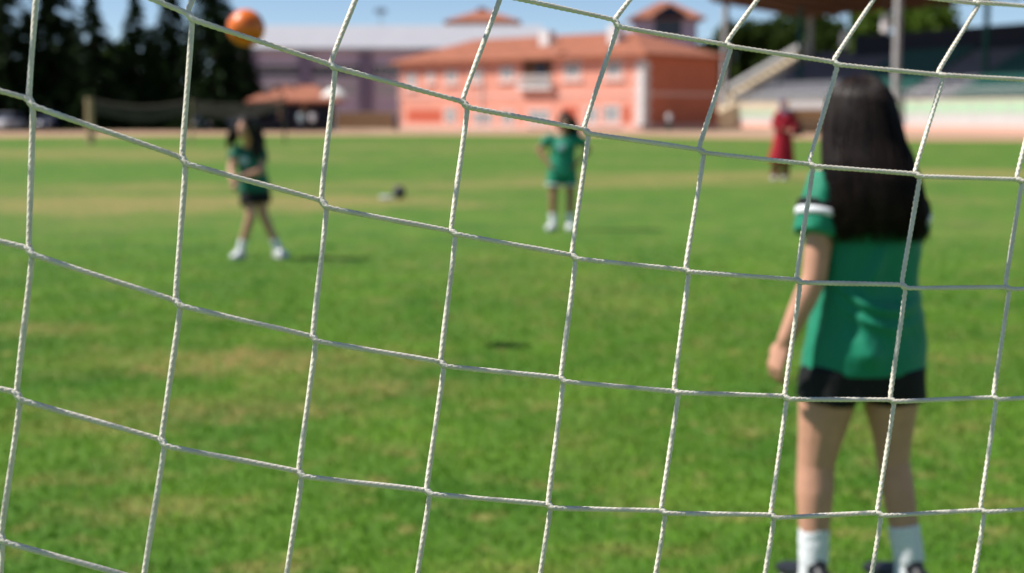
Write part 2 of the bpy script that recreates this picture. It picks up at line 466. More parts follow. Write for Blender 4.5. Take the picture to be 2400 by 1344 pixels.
def hip_roof(mb, L, D, z, rise, ov=.7):
    v = [(-ov, -ov, z), (L + ov, -ov, z), (L + ov, D + ov, z), (-ov, D + ov, z), (D / 2, D / 2, z + rise), (L - D / 2, D / 2, z + rise),
         (-ov, -ov, z - .22), (L + ov, -ov, z - .22), (L + ov, D + ov, z - .22), (-ov, D + ov, z - .22)]
    return mb.add(v, [(0, 1, 5, 4), (1, 2, 5), (2, 3, 4, 5), (3, 0, 4), (6, 7, 1, 0), (7, 8, 2, 1), (8, 9, 3, 2), (9, 6, 0, 3), (9, 8, 7, 6)])
roof = hip_roof(MB(), LenS, DEP, EAVE + .1, hgt(77, YR + 8) - EAVE).build('roof', M['tile'], school)
mb = MB()                                   # tile courses as raised ridges down the front slope
rise = hgt(77, YR + 8) - EAVE
for k in range(1, 9):
    t = k / 9; mb.box((-.7 + t * (DEP / 2 + .7), -.7 + t * (DEP / 2 + .7) - .05, EAVE + .1 + rise * t - .02), (LenS + .7 - t * (DEP / 2 + .7), -.7 + t * (DEP / 2 + .7) + .05, EAVE + .1 + rise * t + .05))
mb.build('tile_course', M['tile'], roof)
MB().box((LenS - DEP / 2 - .5, DEP / 2 - 3.2, EAVE + .9), (LenS - DEP / 2 + .5, DEP / 2 - 2.2, EAVE + rise + .5)).build('chimney', M['trim'], roof)
MB().box((LenS - 14.6, DEP / 2 - 3.0, EAVE + .9), (LenS - 13.4, DEP / 2 - 2.0, EAVE + rise + .35)).build('chimney', M['trim'], roof)
def window(parent, u0, u1, z0, z1, y=0.0, surround=.28, bars=1, pane_m='glass', frame_m='plasterl', sub=True):
    w = MB()
    w.box((u0 - surround, y - .07, z0 - surround), (u0, y, z1 + surround)); w.box((u1, y - .07, z0 - surround), (u1 + surround, y, z1 + surround))
    w.box((u0, y - .07, z0 - surround), (u1, y, z0)); w.box((u0, y - .07, z1), (u1, y, z1 + surround))
    wo = w.build('window', M[frame_m], parent)
    MB().box((u0, y - .02, z0), (u1, y - .005, z1)).build('pane', M[pane_m], wo)
    f = MB(); t = .09
    f.box((u0, y - .055, z0), (u0 + t, y - .022, z1)); f.box((u1 - t, y - .055, z0), (u1, y - .022, z1))
    f.box((u0 + t, y - .055, z0), (u1 - t, y - .022, z0 + t)); f.box((u0 + t, y - .055, z1 - t), (u1 - t, y - .022, z1))
    for k in range(bars):
        c = u0 + (u1 - u0) * (k + 1) / (bars + 1); f.box((c - t / 2, y - .055, z0 + t), (c + t / 2, y - .022, z1 - t))
    zc = z0 + (z1 - z0) * .55; 
    f.box((u0 + t, y - .06, zc - t / 2), (u1 - t, y - .0225, zc + t / 2))
    f.build('frame', M['trim'], wo)
    MB().box((u0 - surround, y - .2, z0 - surround - .1), (u1 + surround, y - .001, z0 - surround)).build('sill', M['trim'], wo)
    return wo
def win_px(x0, x1, y0, y1, **k):
    c = (x0 + x1) / 2
    window(school, u_on(x0), u_on(x1), z_on(c, y1), z_on(c, y0), **k)
for x0, x1, y0, y1 in [(955, 976, 174, 204), (1003, 1018, 172, 190), (1046, 1072, 168, 192), (1106, 1130, 166, 190), (1174, 1204, 158, 186),
                       (1324, 1360, 148, 182), (1420, 1456, 144, 180)]:
    win_px(x0, x1, y0, y1)
for x0, x1, y0, y1 in [(1045, 1068, 254, 298), (1110, 1155, 264, 292), (1176, 1206, 262, 292), (1240, 1288, 258, 288), (1375, 1402, 252, 288), (1416, 1452, 248, 286)]:
    win_px(x0, x1, y0, y1)
# balcony with deep opening
u0, u1 = u_on(1226), u_on(1294); zb, zt = z_on(1260, 204), z_on(1260, 142)
bal = MB().box((u0, -.02, zb), (u1, .0, zt)).build('balcony', M['wood'], school)
MB().box((u0 - .3, -.6, zb - .25), (u1 + .3, -.03, zb)).build('slab', M['trim'], bal)
mb = MB()
for k in range(13):
    c = lerp(u0 - .25, u1 + .25, k / 12); mb.box((c - .06, -.58, zb), (c + .06, -.5, zb + .95))
mb.box((u0 - .3, -.6, zb + .95), (u1 + .3, -.48, zb + 1.05)); mb.build('railing', M['trim'], bal)
MB().box((lerp(u0, u1, .45), -.05, zb), (lerp(u0, u1, .8), -.03, zb + 2.1)).build('door', M['glassd'], bal)
# red shutter panels on the ground floor, quoins on the near corner, downpipe
for x0, x1, y0, y1 in [(956, 1034, 258, 297), (1404, 1413, 250, 290), (1318, 1352, 250, 292), (1462, 1476, 250, 288)]:
    c = (x0 + x1) / 2
    MB().box((u_on(x0), -.05, z_on(c, y1)), (u_on(x1), -.0, z_on(c, y0))).build('panel', M['redpanel'], school)
zq = .1; k = 0
while zq < EAVE - .5:
    wq = .95 if k % 2 else .65
    MB().box((LenS - wq, -.06, zq), (LenS + .06, wq, zq + .42)).build('quoin', M['trim'], school); zq += .46; k += 1
for u in (0.3, LenS * .38):
    MB().tube([(u, -.12, .1), (u, -.12, EAVE - .2)], [.07, .07], seg=8, cap=False).build('downpipe', M['trim'], school)
MB().tube([(LenS - 10.2, -.4, EAVE + .6), (LenS - 10.2, -.4, EAVE + 1.3)], [.05, .05], seg=6).lathe([(.02, 0), (.35, .06), (.55, .18), (.56, .2), (.3, .12), (.02, .05)], (LenS - 10.2, -.45, EAVE + 1.3)).build('satellite_dish', M['trim'], school)

# ------------------------------------------------------------------ sports hall behind it
YH = 165.0
hall = thing('sports_hall', 'long mauve hall with pale sheet roof, dark piers and a strip of windows', 'building', (at(560, 300, YH).x, YH, 0))
X0, X1 = 0, at(1260, 300, YH).x - at(560, 300, YH).x
ZE = hgt(113, YH)
MB().box((X0, 0, -.2), (X1, 24, ZE)).build('wall', M['mauve'], hall)
r = MB().add([(X0 - .8, -.8, ZE), (X1 + .8, -.8, ZE), (X1 + .8, 14, hgt(60, YH + 14)), (X0 - .8, 14, hgt(60, YH + 14)), (X1 + .8, 25, ZE), (X0 - .8, 25, ZE),
              (X0 - .8, -.8, ZE - .35), (X1 + .8, -.8, ZE - .35), (X1 + .8, 25, ZE - .35), (X0 - .8, 25, ZE - .35)],
             [(0, 1, 2, 3), (3, 2, 4, 5), (6, 7, 1, 0), (1, 7, 8, 4, 2), (9, 6, 0, 3, 5), (8, 9, 5, 4), (9, 8, 7, 6)]).build('roof', M['metalroof'], hall)
def hx(px): return at(px, 200, YH).x - hall.location.x
for px in (590, 717, 858, 1000):
    MB().box((hx(px) - .75, -.35, 0), (hx(px) + .75, -.001, ZE - .4)).build('pier', M['mauved'], hall)
for a, b in ((604, 704), (731, 845), (872, 940)):
    window(hall, hx(a), hx(b), hgt(182, YH), hgt(151, YH), surround=.12, bars=4, pane_m='glassd', frame_m='mauve')
    window(hall, hx(a) + .5, hx(b) - .5, hgt(222, YH), hgt(196, YH), surround=.1, bars=3, pane_m='metalroof', frame_m='mauve')
bw = thing('boundary_wall', 'low tan masonry wall in front of the mauve hall', 'wall', (at(770, 300, 140).x, 140, 0))
MB().box((0, 0, -.1), (at(935, 300, 140).x - at(770, 300, 140).x, .3, hgt(266, 140))).build('wall', M['timber'], bw)
MB().box((-.05, -.05, hgt(266, 140)), (at(935, 300, 140).x - at(770, 300, 140).x + .05, .35, hgt(263, 140))).build('coping', M['cream'], bw)

# floodlight mast behind the hall
mast = thing('floodlight_mast', 'thin distant floodlight mast rising above the pale hall roof', 'light mast', (at(893, 60, 195).x, 195, 0))
zt = hgt(22, 195)
MB().tube([(0, 0, 0), (0, 0, zt)], [.14, .07], seg=8, cap=False).build('pole', M['concrete'], mast)
MB().box((-.8, -.1, zt - .6), (.8, .1, zt - .45)).box((-.6, -.1, zt - .05), (.6, .1, zt + .1)).build('crossarm', M['concrete'], mast)
for k in (-.6, 0, .6):
    MB().box((k - .2, -.35, zt - .43), (k + .2, -.11, zt - .08)).build('lamp', M['tierc'], mast)

# ------------------------------------------------------------------ houses behind
def house(label, px0, px1, py_eave, py_top, Y, depth, wall_m, gable=None):
    p = at(px0, 300, Y); w = at(px1, 300, Y).x - p.x
    h = thing('house', label, 'house', (p.x, Y, 0))
    ze = hgt(py_eave, Y)
    MB().box((0, 0, -.2), (w, depth, ze)).build('wall', M[wall_m], h)
    ro = hip_roof(MB(), w, min(depth, w * .8), ze, hgt(py_top, Y + depth / 2) - ze, 1.0).build('roof', M['tile'], h)
    return h, w, ze, ro
h1, w, ze, ro = house('white house with hipped clay roof behind the long hall', 1058, 1205, 50, 26, 205, 9, 'offwhite')
MB().box((w * .42, 3, ze + .5), (w * .55, 4.2, hgt(18, 208))).build('chimney', M['tile'], ro)
window(h1, w * .2, w * .38, ze - 2.4, ze - 1.0); window(h1, w * .6, w * .78, ze - 2.4, ze - 1.0)
h2, w, ze, ro = house('grey house with red roof and dark gable behind the salmon building', 1492, 1630, 42, 6, 175, 8, 'mauve')
g = MB().prism([(w * .24, ze - .1), (w * .80, ze - .1), (w * .80, ze + .3), (w * .52, ze + 1.5), (w * .24, ze + .3)], -1.5, 1.5).build('gable', M['navy'], ro)
MB().box((w * .28, -.05, ze - 2.3), (w * .74, -.0, ze - .2)).build('loggia', M['glassd'], h2)

# ------------------------------------------------------------------ grandstand on the right
YF = 145.0
Fp = at(1715, 300, YF); Fp.z = 0
U = Vector((.43, -.903, 0)).normalized(); W = Vector((-U.y, U.x, 0))
stand = thing('grandstand', 'covered grandstand with grey terraces, green seats, cream front wall and brown roof', 'grandstand', Fp, math.atan2(U.y, U.x))
def t_on(px, s):             # distance along the stand for a photo column, s metres back from its front
    r = ray(px, 250); o = Fp + W * s
    det = U.x * (-r.y) + U.y * r.x
    return (-o.x * (-r.y) - o.y * r.x) / det
LS = 54.0
MB().box((0, -.3, -.2), (LS, 0, 2.45)).build('front_wall', M['offwhite'], stand)
MB().box((0, -.36, 2.45), (LS, .06, 2.62)).build('coping', M['cream'], stand)
MB().box((.02, -.34, 0), (LS, -.302, .5)).build('skirting', M['plasterl'], stand)
for i in range(27):
    x0 = i * 2.0 + .08
    MB().box((x0, -.335, 1.25 if i < 9 else 1.5), (x0 + 1.84, -.302, 1.75 if i < 9 else 2.4)).build('panel', M['palegreen'], stand)
for i in range(9):
    x0 = i * 2.0 + .08
    MB().box((x0, -.335, 1.8), (x0 + 1.84, -.302, 2.4)).build('panel', M['cream'], stand)
mb = MB()
for i in range(109): mb.box((i * .5 - .02, -.17, 2.62), (i * .5 + .02, -.13, 3.45))
mb.box((0, -.18, 3.45), (LS, -.12, 3.5)); mb.build('railing', M['steel'], stand)
for k in range(12):
    MB().box((0, k * .8, 0), (LS, (k + 1) * .8 - .002, 2.6 + k * .4)).build('terrace', M['tierc'], stand)
gang = [t_on(px, 4.5) for px in (1870, 2020, 2250)]
blocks = [(t_on(2005, 4), t_on(2175, 4)), (t_on(2300, 4), LS - .5)]
for k in range(12):
    for a, b in blocks:
        MB().box((a, k * .8 + .28, 2.6 + k * .4), (b, k * .8 + .66, 2.6 + k * .4 + .36)).build('seat_row', M['seatg'], stand)
MB().box((t_on(2000, 9.7), 9.6, 0), (LS, 9.85, 9.1)).build('back_wall', M['navy'], stand)
MB().box((0, 9.6, 0), (t_on(2000, 9.7) - .01, 9.85, 7.6)).build('back_wall', M['tierc'], stand)
# stepped end parapet and outer parapet
for k in range(12):
    MB().box((-1.2, k * .8, 0), (-.003, (k + 1) * .8 - .002, 3.45 + k * .4)).build('parapet_step', M['cream'], stand)
MB().add([(-2.6, -.2, 0), (-1.3, -.2, 0), (-1.3, 9.8, 0), (-2.6, 9.8, 0), (-2.6, -.2, 3.7), (-1.3, -.2, 3.7), (-1.3, 9.8, 8.7), (-2.6, 9.8, 8.7)],
         [(3, 2, 1, 0), (4, 5, 6, 7), (0, 1, 5, 4), (1, 2, 6, 5), (2, 3, 7, 6), (3, 0, 4, 7)]).build('end_wall', M['concrete'], stand)
# access steps running down from the far corner
st_ = MB()
for k in range(14):
    st_.box((-1.2, -.31 - (k + 1) * .42, -.1), (1.6, -.31 - k * .42 - .002, 2.6 - (k + 1) * .18))
st_.build('stair', M['cream'], stand)
# roof: boards under steel, with beams; columns
def zroof(s): return 12.9 - (s + 1.5) * .115
mb = MB().add([(-2, -1.8, zroof(-1.8)), (LS, -1.8, zroof(-1.8)), (LS, 11, zroof(11)), (-2, 11, zroof(11)),
               (-2, -1.8, zroof(-1.8) + .5), (LS, -1.8, zroof(-1.8) + .5), (LS, 11, zroof(11) + .4), (-2, 11, zroof(11) + .4)],
              [(3, 2, 1, 0), (4, 5, 6, 7), (0, 1, 5, 4), (1, 2, 6, 5), (2, 3, 7, 6), (3, 0, 4, 7)])
rf = mb.build('roof', M['wood'], stand)
for i in range(14):
    x = -1.5 + i * 4.1
    MB().add([(x, -1.7, zroof(-1.7) - .3), (x + .25, -1.7, zroof(-1.7) - .3), (x + .25, 10.9, zroof(10.9) - .3), (x, 10.9, zroof(10.9) - .3),
              (x, -1.7, zroof(-1.7) - .003), (x + .25, -1.7, zroof(-1.7) - .003), (x + .25, 10.9, zroof(10.9) - .003), (x, 10.9, zroof(10.9) - .003)],
             [(3, 2, 1, 0), (0, 1, 5, 4), (1, 2, 6, 5), (2, 3, 7, 6), (3, 0, 4, 7)]).build('beam', M['wood'], rf)
for px, s, m, wd in [(1697, -.9, 'concrete', .46), (2098, -.9, 'concrete', .46), (2560, -.9, 'concrete', .46), (1895, 9.2, 'concrete', .42),
                     (1872, 4.6, 'steelg', .34), (2305, 4.6, 'steelg', .34), (2500, 4.6, 'steelg', .34)]:
    t = t_on(px, s)
    z0 = 0 if s < 0 else 2.6 + int(s / .8) * .4
    MB().box((t - wd / 2, s - wd / 2, z0), (t + wd / 2, s + wd / 2, zroof(s) - .31)).build('column', M[m], stand)
for px, py, s in [(2070, 55, 1.2), (1975, 92, 6)]:
    t = t_on(px, s); z = hgt(py, (Fp + U * t + W * s).y)
    MB().tube([(t, s, z + .75), (t, s, zroof(s))], [.03, .03], seg=6).build('lamp_rod', M['tierc'], stand)
    MB().lathe([(.12, .75), (.34, .7), (.42, .2), (.42, -.7), (.3, -.8)], (t, s, z)).build('lamp', M['trim'], stand)

# dugout in front of the stand
q = at(1905, 262, 104); q.z = 0
dug = thing('dugout', 'small dugout with white curved roof and brown back before the grandstand wall', 'dugout', q, math.radians(-20))
MB().box((-1.6, 0, 0), (1.6, .08, 1.75)).build('back_panel', M['timber'], dug)
MB().prism([(-1.7, 1.75), (1.7, 1.75), (1.7, 2.1), (1.2, 2.3), (-1.2, 2.3), (-1.7, 2.1)], -1.1, .2).build('roof', M['trim'], dug)
for s in (-1.62, 1.54): MB().box((s, -1.0, 0), (s + .08, .0, 1.75)).build('side_panel', M['trim'], dug)
MB().box((-1.5, -.55, .4), (1.5, -.1, .48)).build('bench', M['timber'], dug)

# ------------------------------------------------------------------ trees
def conifer(px, Y, h, rad, seed, label):
    rd = random.Random(seed)
    t = thing('conifer_tree', label, 'tree', (at(px, 300, Y).x, Y, 0), 0, 'dark conifers at the far left of the field')
    MB().tube([(0, 0, -.1), (0, 0, h * .5), (.05, 0, h)], [.2, .12, .03], seg=8, cap=False).build('trunk', M['bark'], t)
    mb = MB(); vs, fs = [], []
    nb = int(h * 20)
    for i in range(nb):
        q = (i + rd.random()) / nb; z = .5 + (h - .6) * q
        r = rad * (1 - q) ** .9 * rd.uniform(.6, 1.15) + .15
        a = rd.uniform(0, 2 * math.pi); droop = rd.uniform(.1, .34)
        n = max(4, int(r * 12))
        for j in range(n):
            s = (j + rd.random()) / n
            c = Vector((math.cos(a) * r * s, math.sin(a) * r * s, z - droop * r * s * s * 1.4 + rd.uniform(-.07, .07)))
            sd_ = Vector((-math.sin(a), math.cos(a), 0)) * rd.choice((-1, 1))
            ln = rd.uniform(.3, .6) * (1.15 - .5 * s); wd = rd.uniform(.08, .16)
            d = (sd_ * rd.uniform(.4, 1) + Vector((math.cos(a), math.sin(a), 0)) * .7 + Vector((0, 0, rd.uniform(-.6, .15)))).normalized()
            w_ = d.cross(Vector((rd.uniform(-1, 1), rd.uniform(-1, 1), rd.uniform(-.3, 1)))).normalized() * wd
            o = len(vs); vs += [c - w_, c + w_, c + d * ln + w_ * .6, c + d * ln - w_ * .6]; fs.append((o, o + 1, o + 2, o + 3))
    mb.add(vs, fs).build('crown', M['spruce'], t)
    return t
con = [(-70, 124, 16.5, 5.0, 'tall dark conifer standing over the parked silver car'), (22, 122, 17.0, 4.9, 'tall dark conifer behind the white parked car'), (132, 123, 16.5, 4.7, 'tall dark conifer just left of the timber net post'),
       (224, 121, 11.8, 3.8, 'pointed dark conifer rising behind the timber net post'), (327, 122, 11.6, 3.3, 'slim conifer with its tip clear against the sky'), (405, 123, 13.0, 3.7, 'dark conifer next to the slim one, behind the sagging net'),
       (508, 121, 17.0, 4.6, 'tall dark conifer nearest the mauve hall'), (578, 126, 7.5, 2.8, 'short bushy conifer against the mauve hall wall')]
for i, (px, Y, h, r, lb) in enumerate(con): conifer(px, Y, h, r, 11 + i, lb)
for i, (px, h, lb) in enumerate([(-20, 11.2, 'bushy back row conifer between the two trees over the white car'), (75, 10.8, 'bushy back row conifer behind the dark blue car by the white one'),
        (175, 10.0, 'bushy back row conifer showing left of the timber net post'), (275, 7.9, 'low bushy conifer in front of the bright green tree'), (365, 9.2, 'bushy back row conifer to one side of the slim conifer'),
        (455, 9.8, 'bushy back row conifer above the middle net post'), (545, 9.0, 'bushy back row conifer beside the tall one nearest the hall')]):
    conifer(px, 128 + (i % 2), h, 4.2, 51 + i, lb)
def broadleaf(px, Y, h, rad, seed, label, m='leaf', leaves=2600, lsize=.3):
    rd = random.Random(seed)
    t = thing('broadleaf_tree', label, 'tree', (at(px, 300, Y).x, Y, 0), 0)
    mb = MB().tube([(0, 0, -.1), (.1, 0, h * .3), (0, .1, h * .6)], [.28, .2, .1], seg=8, cap=False)
    cl = []
    for k in range(13):
        a = rd.uniform(0, 6.28); r = rad * rd.uniform(.15, .75); z = h * rd.uniform(.38, .88)
        c = Vector((math.cos(a) * r, math.sin(a) * r, z)); cl.append((c, rad * rd.uniform(.3, .5)))
        mb.tube([(0, 0, h * .33), c * .6 + Vector((0, 0, h * .12)), c], [.09, .06, .02], seg=5, cap=False)
    mb.build('trunk', M['bark'], t)
    vs, fs = [], []
    for k in range(leaves):
        c, r = rd.choice(cl)
        d = Vector((rd.gauss(0, 1), rd.gauss(0, 1), rd.gauss(0, .8))).normalized() * r * rd.uniform(.5, 1.08)
        p = c + d; n = Vector((rd.gauss(0, 1), rd.gauss(0, 1), rd.gauss(0, 1))).normalized()
        u = n.orthogonal().normalized() * lsize * rd.uniform(.5, 1); w = n.cross(u) * .7
        o = len(vs); vs += [p - u, p + w, p + u, p - w]; fs.append((o, o + 1, o + 2, o + 3))
    MB().add(vs, fs).build('crown', M[m], t)
    return t
broadleaf(288, 140, 8.8, 2.3, 5, 'bright green broadleaf tree showing between two conifers', 'leafy')
for i, (px, Y, h, r, lb, m) in enumerate([(1658, 158, 9.5, 3.2, 'dark leafy tree beside the shaded end wall of the salmon building', 'spruce'),
        (1755, 172, 13.2, 5.0, 'green leafy tree behind the sloping end wall of the grandstand', 'leaf'), (1850, 176, 14.2, 5.4, 'tall green leafy tree seen under the far corner of the stand roof', 'leaf'),
        (1935, 170, 14.0, 5.0, 'leafy tree showing between stand roof and terrace beside the back column', 'leaf'), (2065, 158, 13.6, 4.6, 'yellow green tree behind the pale front column of the stand', 'leafy'),
        (2190, 150, 12.8, 4.8, 'yellow green tree above the navy back wall of the stand', 'leafy'), (2330, 150, 9.5, 4.0, 'low tree behind the navy back wall near the green column', 'leaf')]):
    broadleaf(px, Y, h, r, 70 + i, lb, m, 5200, .5)

# ------------------------------------------------------------------ under the trees: shed, kiosk, parasol, cars
shed = thing('storage_shed', 'long low dark shed with blue grey doors in the shade of the conifers', 'shed', (at(-120, 300, 133).x, 133, 0))
wS = at(640, 300, 133).x - at(-120, 300, 133).x
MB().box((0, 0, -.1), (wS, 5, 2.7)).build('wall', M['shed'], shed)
MB().add([(-.4, -.9, 2.6), (wS + .4, -.9, 2.6), (wS + .4, 5.4, 3.5), (-.4, 5.4, 3.5), (-.4, -.9, 2.75), (wS + .4, -.9, 2.75), (wS + .4, 5.4, 3.65), (-.4, 5.4, 3.65)],
         [(3, 2, 1, 0), (4, 5, 6, 7), (0, 1, 5, 4), (1, 2, 6, 5), (2, 3, 7, 6), (3, 0, 4, 7)]).build('roof', M['shed'], shed)
for px in (60, 285, 400, 590):
    x = at(px, 300, 133).x - shed.location.x
    MB().box((x - .75, -.05, 0), (x + .75, 0, 2.1)).build('door', M['sheddoor'], shed)
kx = at(600, 300, 118).x; kw = at(778, 300, 118).x - kx
kiosk = thing('kiosk', 'small open kiosk with clay tile roof and dark interior beside the mauve hall', 'kiosk', (kx, 118, 0))
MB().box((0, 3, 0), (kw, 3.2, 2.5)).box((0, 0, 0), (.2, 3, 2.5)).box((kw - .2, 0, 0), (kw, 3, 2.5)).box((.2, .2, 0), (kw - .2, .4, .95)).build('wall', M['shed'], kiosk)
hip_roof(MB(), kw, 3.2, 2.5, hgt(200, 119.5) - 2.5, .7).build('roof', M['tile'], kiosk)
for x in (kw * .3, kw * .62): MB().box((x, .05, .96), (x + .12, .17, 2.28)).build('post', M['timber'], kiosk)
MB().box((kw * .1, 2.9, 1.0), (kw * .9, 2.99, 2.0)).build('notice_panel', M['sheddoor'], kiosk)
pp = at(785, 300, 114); pr = thing('parasol', 'white canvas parasol next to the kiosk roof', 'parasol', (pp.x, 114, 0))
zt = hgt(203, 114)
MB().tube([(0, 0, 0), (0, 0, zt)], [.035, .03], seg=8, cap=False).build('pole', M['steel'], pr)
MB().lathe([(1.05, zt - .85), (1.06, zt - .72), (.85, zt - .5), (.45, zt - .2), (.03, zt)], (0, 0, 0), 8).build('canopy', M['parasol'], pr)
MB().lathe([(.3, 0), (.3, .1), (.06, .14)], (0, 0, 0)).build('base', M['concrete'], pr)

def car(px, Y, rz, paint, label):
    t = thing('parked_car', label, 'car', (at(px, 300, Y).x, Y, 0), rz, 'cars parked under the conifers')
    L, Wd = 4.3, .86
    sec = [(-2.15, .35, .62, .62), (-2.05, .3, .86, .78), (-1.5, .26, .95, .86), (-.4, .24, .99, .87), (.9, .24, .97, .87), (1.6, .26, .90, .86), (2.05, .3, .76, .76), (2.15, .38, .6, .6)]
    vs, fs = [], []
    for x, z0, z1, w in sec: vs += [(x, -w, z0), (x, w, z0), (x, w, z1 - .12), (x, w * .92, z1), (x, -w * .92, z1), (x, -w, z1 - .12)]
    n = len(sec)
    for i in range(n - 1):
        for k in range(6): fs.append((i * 6 + k, i * 6 + (k + 1) % 6, (i + 1) * 6 + (k + 1) % 6, (i + 1) * 6 + k)[::-1])
    fs += [tuple(range(6)), tuple(range((n - 1) * 6 + 5, (n - 1) * 6 - 1, -1))]
    body = MB().add(vs, fs).build('body', M[paint], t, True)
    cab = [(-1.75, .95), (-1.15, 1.42), (.35, 1.45), (1.15, .95)]
    MB().prism(cab[::1][::-1], -.72, .72).build('windows', M['glassd'], t)
    MB().box((-1.2, -.66, 1.40), (.4, .66, 1.475)).build('roof', M[paint], t)
    for x in (-1.35, 1.35):
        for s in (-1, 1):
            w = MB().tube([(x, s * .66, .32), (x, s * .88, .32)], [.32, .32], seg=16, cap=False).build('wheel', M['tyre'], t)
            MB().tube([(x, s * .87, .32), (x, s * .9, .32)], [.2, .19], seg=12, cap=False).build('rim', M['rim'], w)
    for s in (-.6, .6):
        MB().ball((2.08, s, .68), (.09, .16, .08), 10, 6).build('headlight', M['lampg'], t, True)
        MB().ball((-2.08, s, .72), (.07, .14, .09), 10, 6).build('tail_light', M['redpanel'], t, True)
    return t
car(20, 117.5, math.radians(-100), 'carw', 'white car parked nose out under the tallest conifers')
car(-75, 118, math.radians(-80), 'cars', 'silver car parked beside the white one')
car(120, 119, math.radians(-95), 'carb', 'dark blue car parked next to the white one')
car(480, 120, math.radians(-85), 'carb', 'dark blue car parked behind the middle of the sagging net')
car(575, 121, math.radians(170), 'cars', 'silver car side on behind the kicking player')

# ------------------------------------------------------------------ sagging net on three posts at the far end
vp = [ground(213, 338), ground(450, 337), ground(668, 334)]
vn = thing('long_court_net', 'dark sagging court net strung between three posts across the far grass', 'net', vp[0])
tops = [hgt(232, vp[0].y), hgt(236, vp[1].y), hgt(226, vp[2].y)]
for i, (p, m, r) in enumerate(zip(vp, ('timber', 'timber', 'bark'), (.19, .06, .055))):
    q = p - vp[0]
    MB().tube([(q.x, q.y, 0), (q.x, q.y, tops[i] + .05)], [r, r * .9], seg=10, cap=False).build('post', M[m], vn)
mb = MB()
for i in range(2):
    a, b = vp[i] - vp[0], vp[i + 1] - vp[0]; za, zb = tops[i], tops[i + 1]
    n = 60
    def P(u, v): 
        p = a.lerp(b, u); sag = .32 * 4 * u * (1 - u)
        return Vector((p.x, p.y, lerp(za, zb, u) - sag - .62 * v * (1 - .12 * math.sin(u * 9))))
    for j in range(n + 1): mb.tube([P(j / n, 0), P(j / n, .5), P(j / n, 1)], [.011] * 3, seg=4, cap=False)
    for v in range(9): mb.tube([P(j / 14, v / 8) for j in range(15)], [.03 if v in (0, 8) else .011] * 15, seg=4, cap=False)
mb.build('mesh', M['darknet'], vn)

# ------------------------------------------------------------------ ball in the air, ball and bottle on the grass
def football(name, c, r, ma, mb_, label):
    bm = bmesh.new(); bmesh.ops.create_icosphere(bm, subdivisions=5, radius=1)
    ph = (1 + 5 ** .5) / 2
    ico = [Vector(v).normalized() for s in (-1, 1) for q in (-ph, ph) for v in ((0, s, q), (s, q, 0), (q, 0, s))]
    fc = []
    for i in range(12):
        for j in range(i):
            for k in range(j):
                if all((x - y).length < 1.2 for x, y in ((ico[i], ico[j]), (ico[j], ico[k]), (ico[i], ico[k]))): fc.append((ico[i] + ico[j] + ico[k]).normalized())
    rot = Matrix.Rotation(.6, 3, 'X') @ Matrix.Rotation(.4, 3, 'Y')
    cs = [(rot @ v, 0.052) for v in ico] + [(rot @ v, 0.0) for v in fc]
    def near(p):
        d = sorted((p.angle(v) + o, i) for i, (v, o) in enumerate(cs)); return d[0][1], d[1][0] - d[0][0]
    for f in bm.faces: f.material_index = 1 if near(f.calc_center_median())[0] < 12 else 0; f.smooth = True
    for v in bm.verts:
        _, g = near(v.co); v.co = v.co * r * (1 - .02 * max(0, 1 - g / .06))
    me = bpy.data.meshes.new(name); bm.to_mesh(me); bm.free()
    me.materials.append(M[ma]); me.materials.append(M[mb_])
    return tag(link(name, me, None, c), label, 'ball')
football('football', at(577, 66, 8.55), .11, 'orange', 'oranged', 'bright orange football flying through the air against the sky')
g = ground(936, 466)
football('football', g + Vector((0, 0, .108)), .11, 'balld', 'ballw', 'charcoal football lying on the grass between the two far players')
g2 = ground(908, 469)
MB().tube([(-.1, 0, .035), (.05, .02, .035), (.08, .025, .035), (.12, .03, .035)], [.033, .033, .016, .013], seg=12).build('water_bottle', M['shoew'], None, True)
o = bpy.data.objects['water_bottle']; o.location = g2; tag(o, 'small white bottle lying next to the charcoal ball', 'bottle')

# ------------------------------------------------------------------ people
def fold_fn(seed, amp, fx=9., fz=5.):
    s = Vector((seed * 3.1, seed * 1.7, seed * 2.3))
    def fn(co):
        q = Vector((co.x * fx, co.y * fx, co.z * fz))
        return amp * (mnoise.noise(q + s) + .5 * mnoise.noise(q * 2.1 + s) + .22 * mnoise.noise(q * 5.3 + s))
    return fn

def hand(mb, wrist, dirv, palm_n, thumb_side, k=1.0, curl=.5):
    """palm, four bent fingers of unequal length and a thumb leaving the side of the palm"""
    d = dirv.normalized(); n = (palm_n - d * palm_n.dot(d)).normalized(); s = d.cross(n)
    if s.dot(thumb_side) < 0: s = -s
    L = .082 * k
    mb.tube([wrist - d * .01, wrist + d * L * .5, wrist + d * L], [(.022 * k, .015 * k), (.036 * k, .014 * k), (.036 * k, .013 * k)], side=s, seg=12)
    for i, ln in enumerate((.068, .076, .070, .054)):
        b = wrist + d * L * .98 + s * (.028 - .0185 * i) * k
        p = [b]; ang = 0.15
        for seg_ in (.45, .32, .25):
            ang += curl * .7
            p.append(p[-1] + (d * math.cos(ang) + n * math.sin(ang)) * ln * seg_ * k)
        mb.tube(p, [.0088 * k, .0085 * k, .008 * k, .0068 * k], seg=8)
    b = wrist + d * L * .28 + s * .026 * k
    mb.tube([b, b + (d * .75 + s * .6 + n * .25) * .032 * k, b + (d * 1.0 + s * .62 + n * .6) * .055 * k], [.0115 * k, .0098 * k, .0078 * k], seg=8)

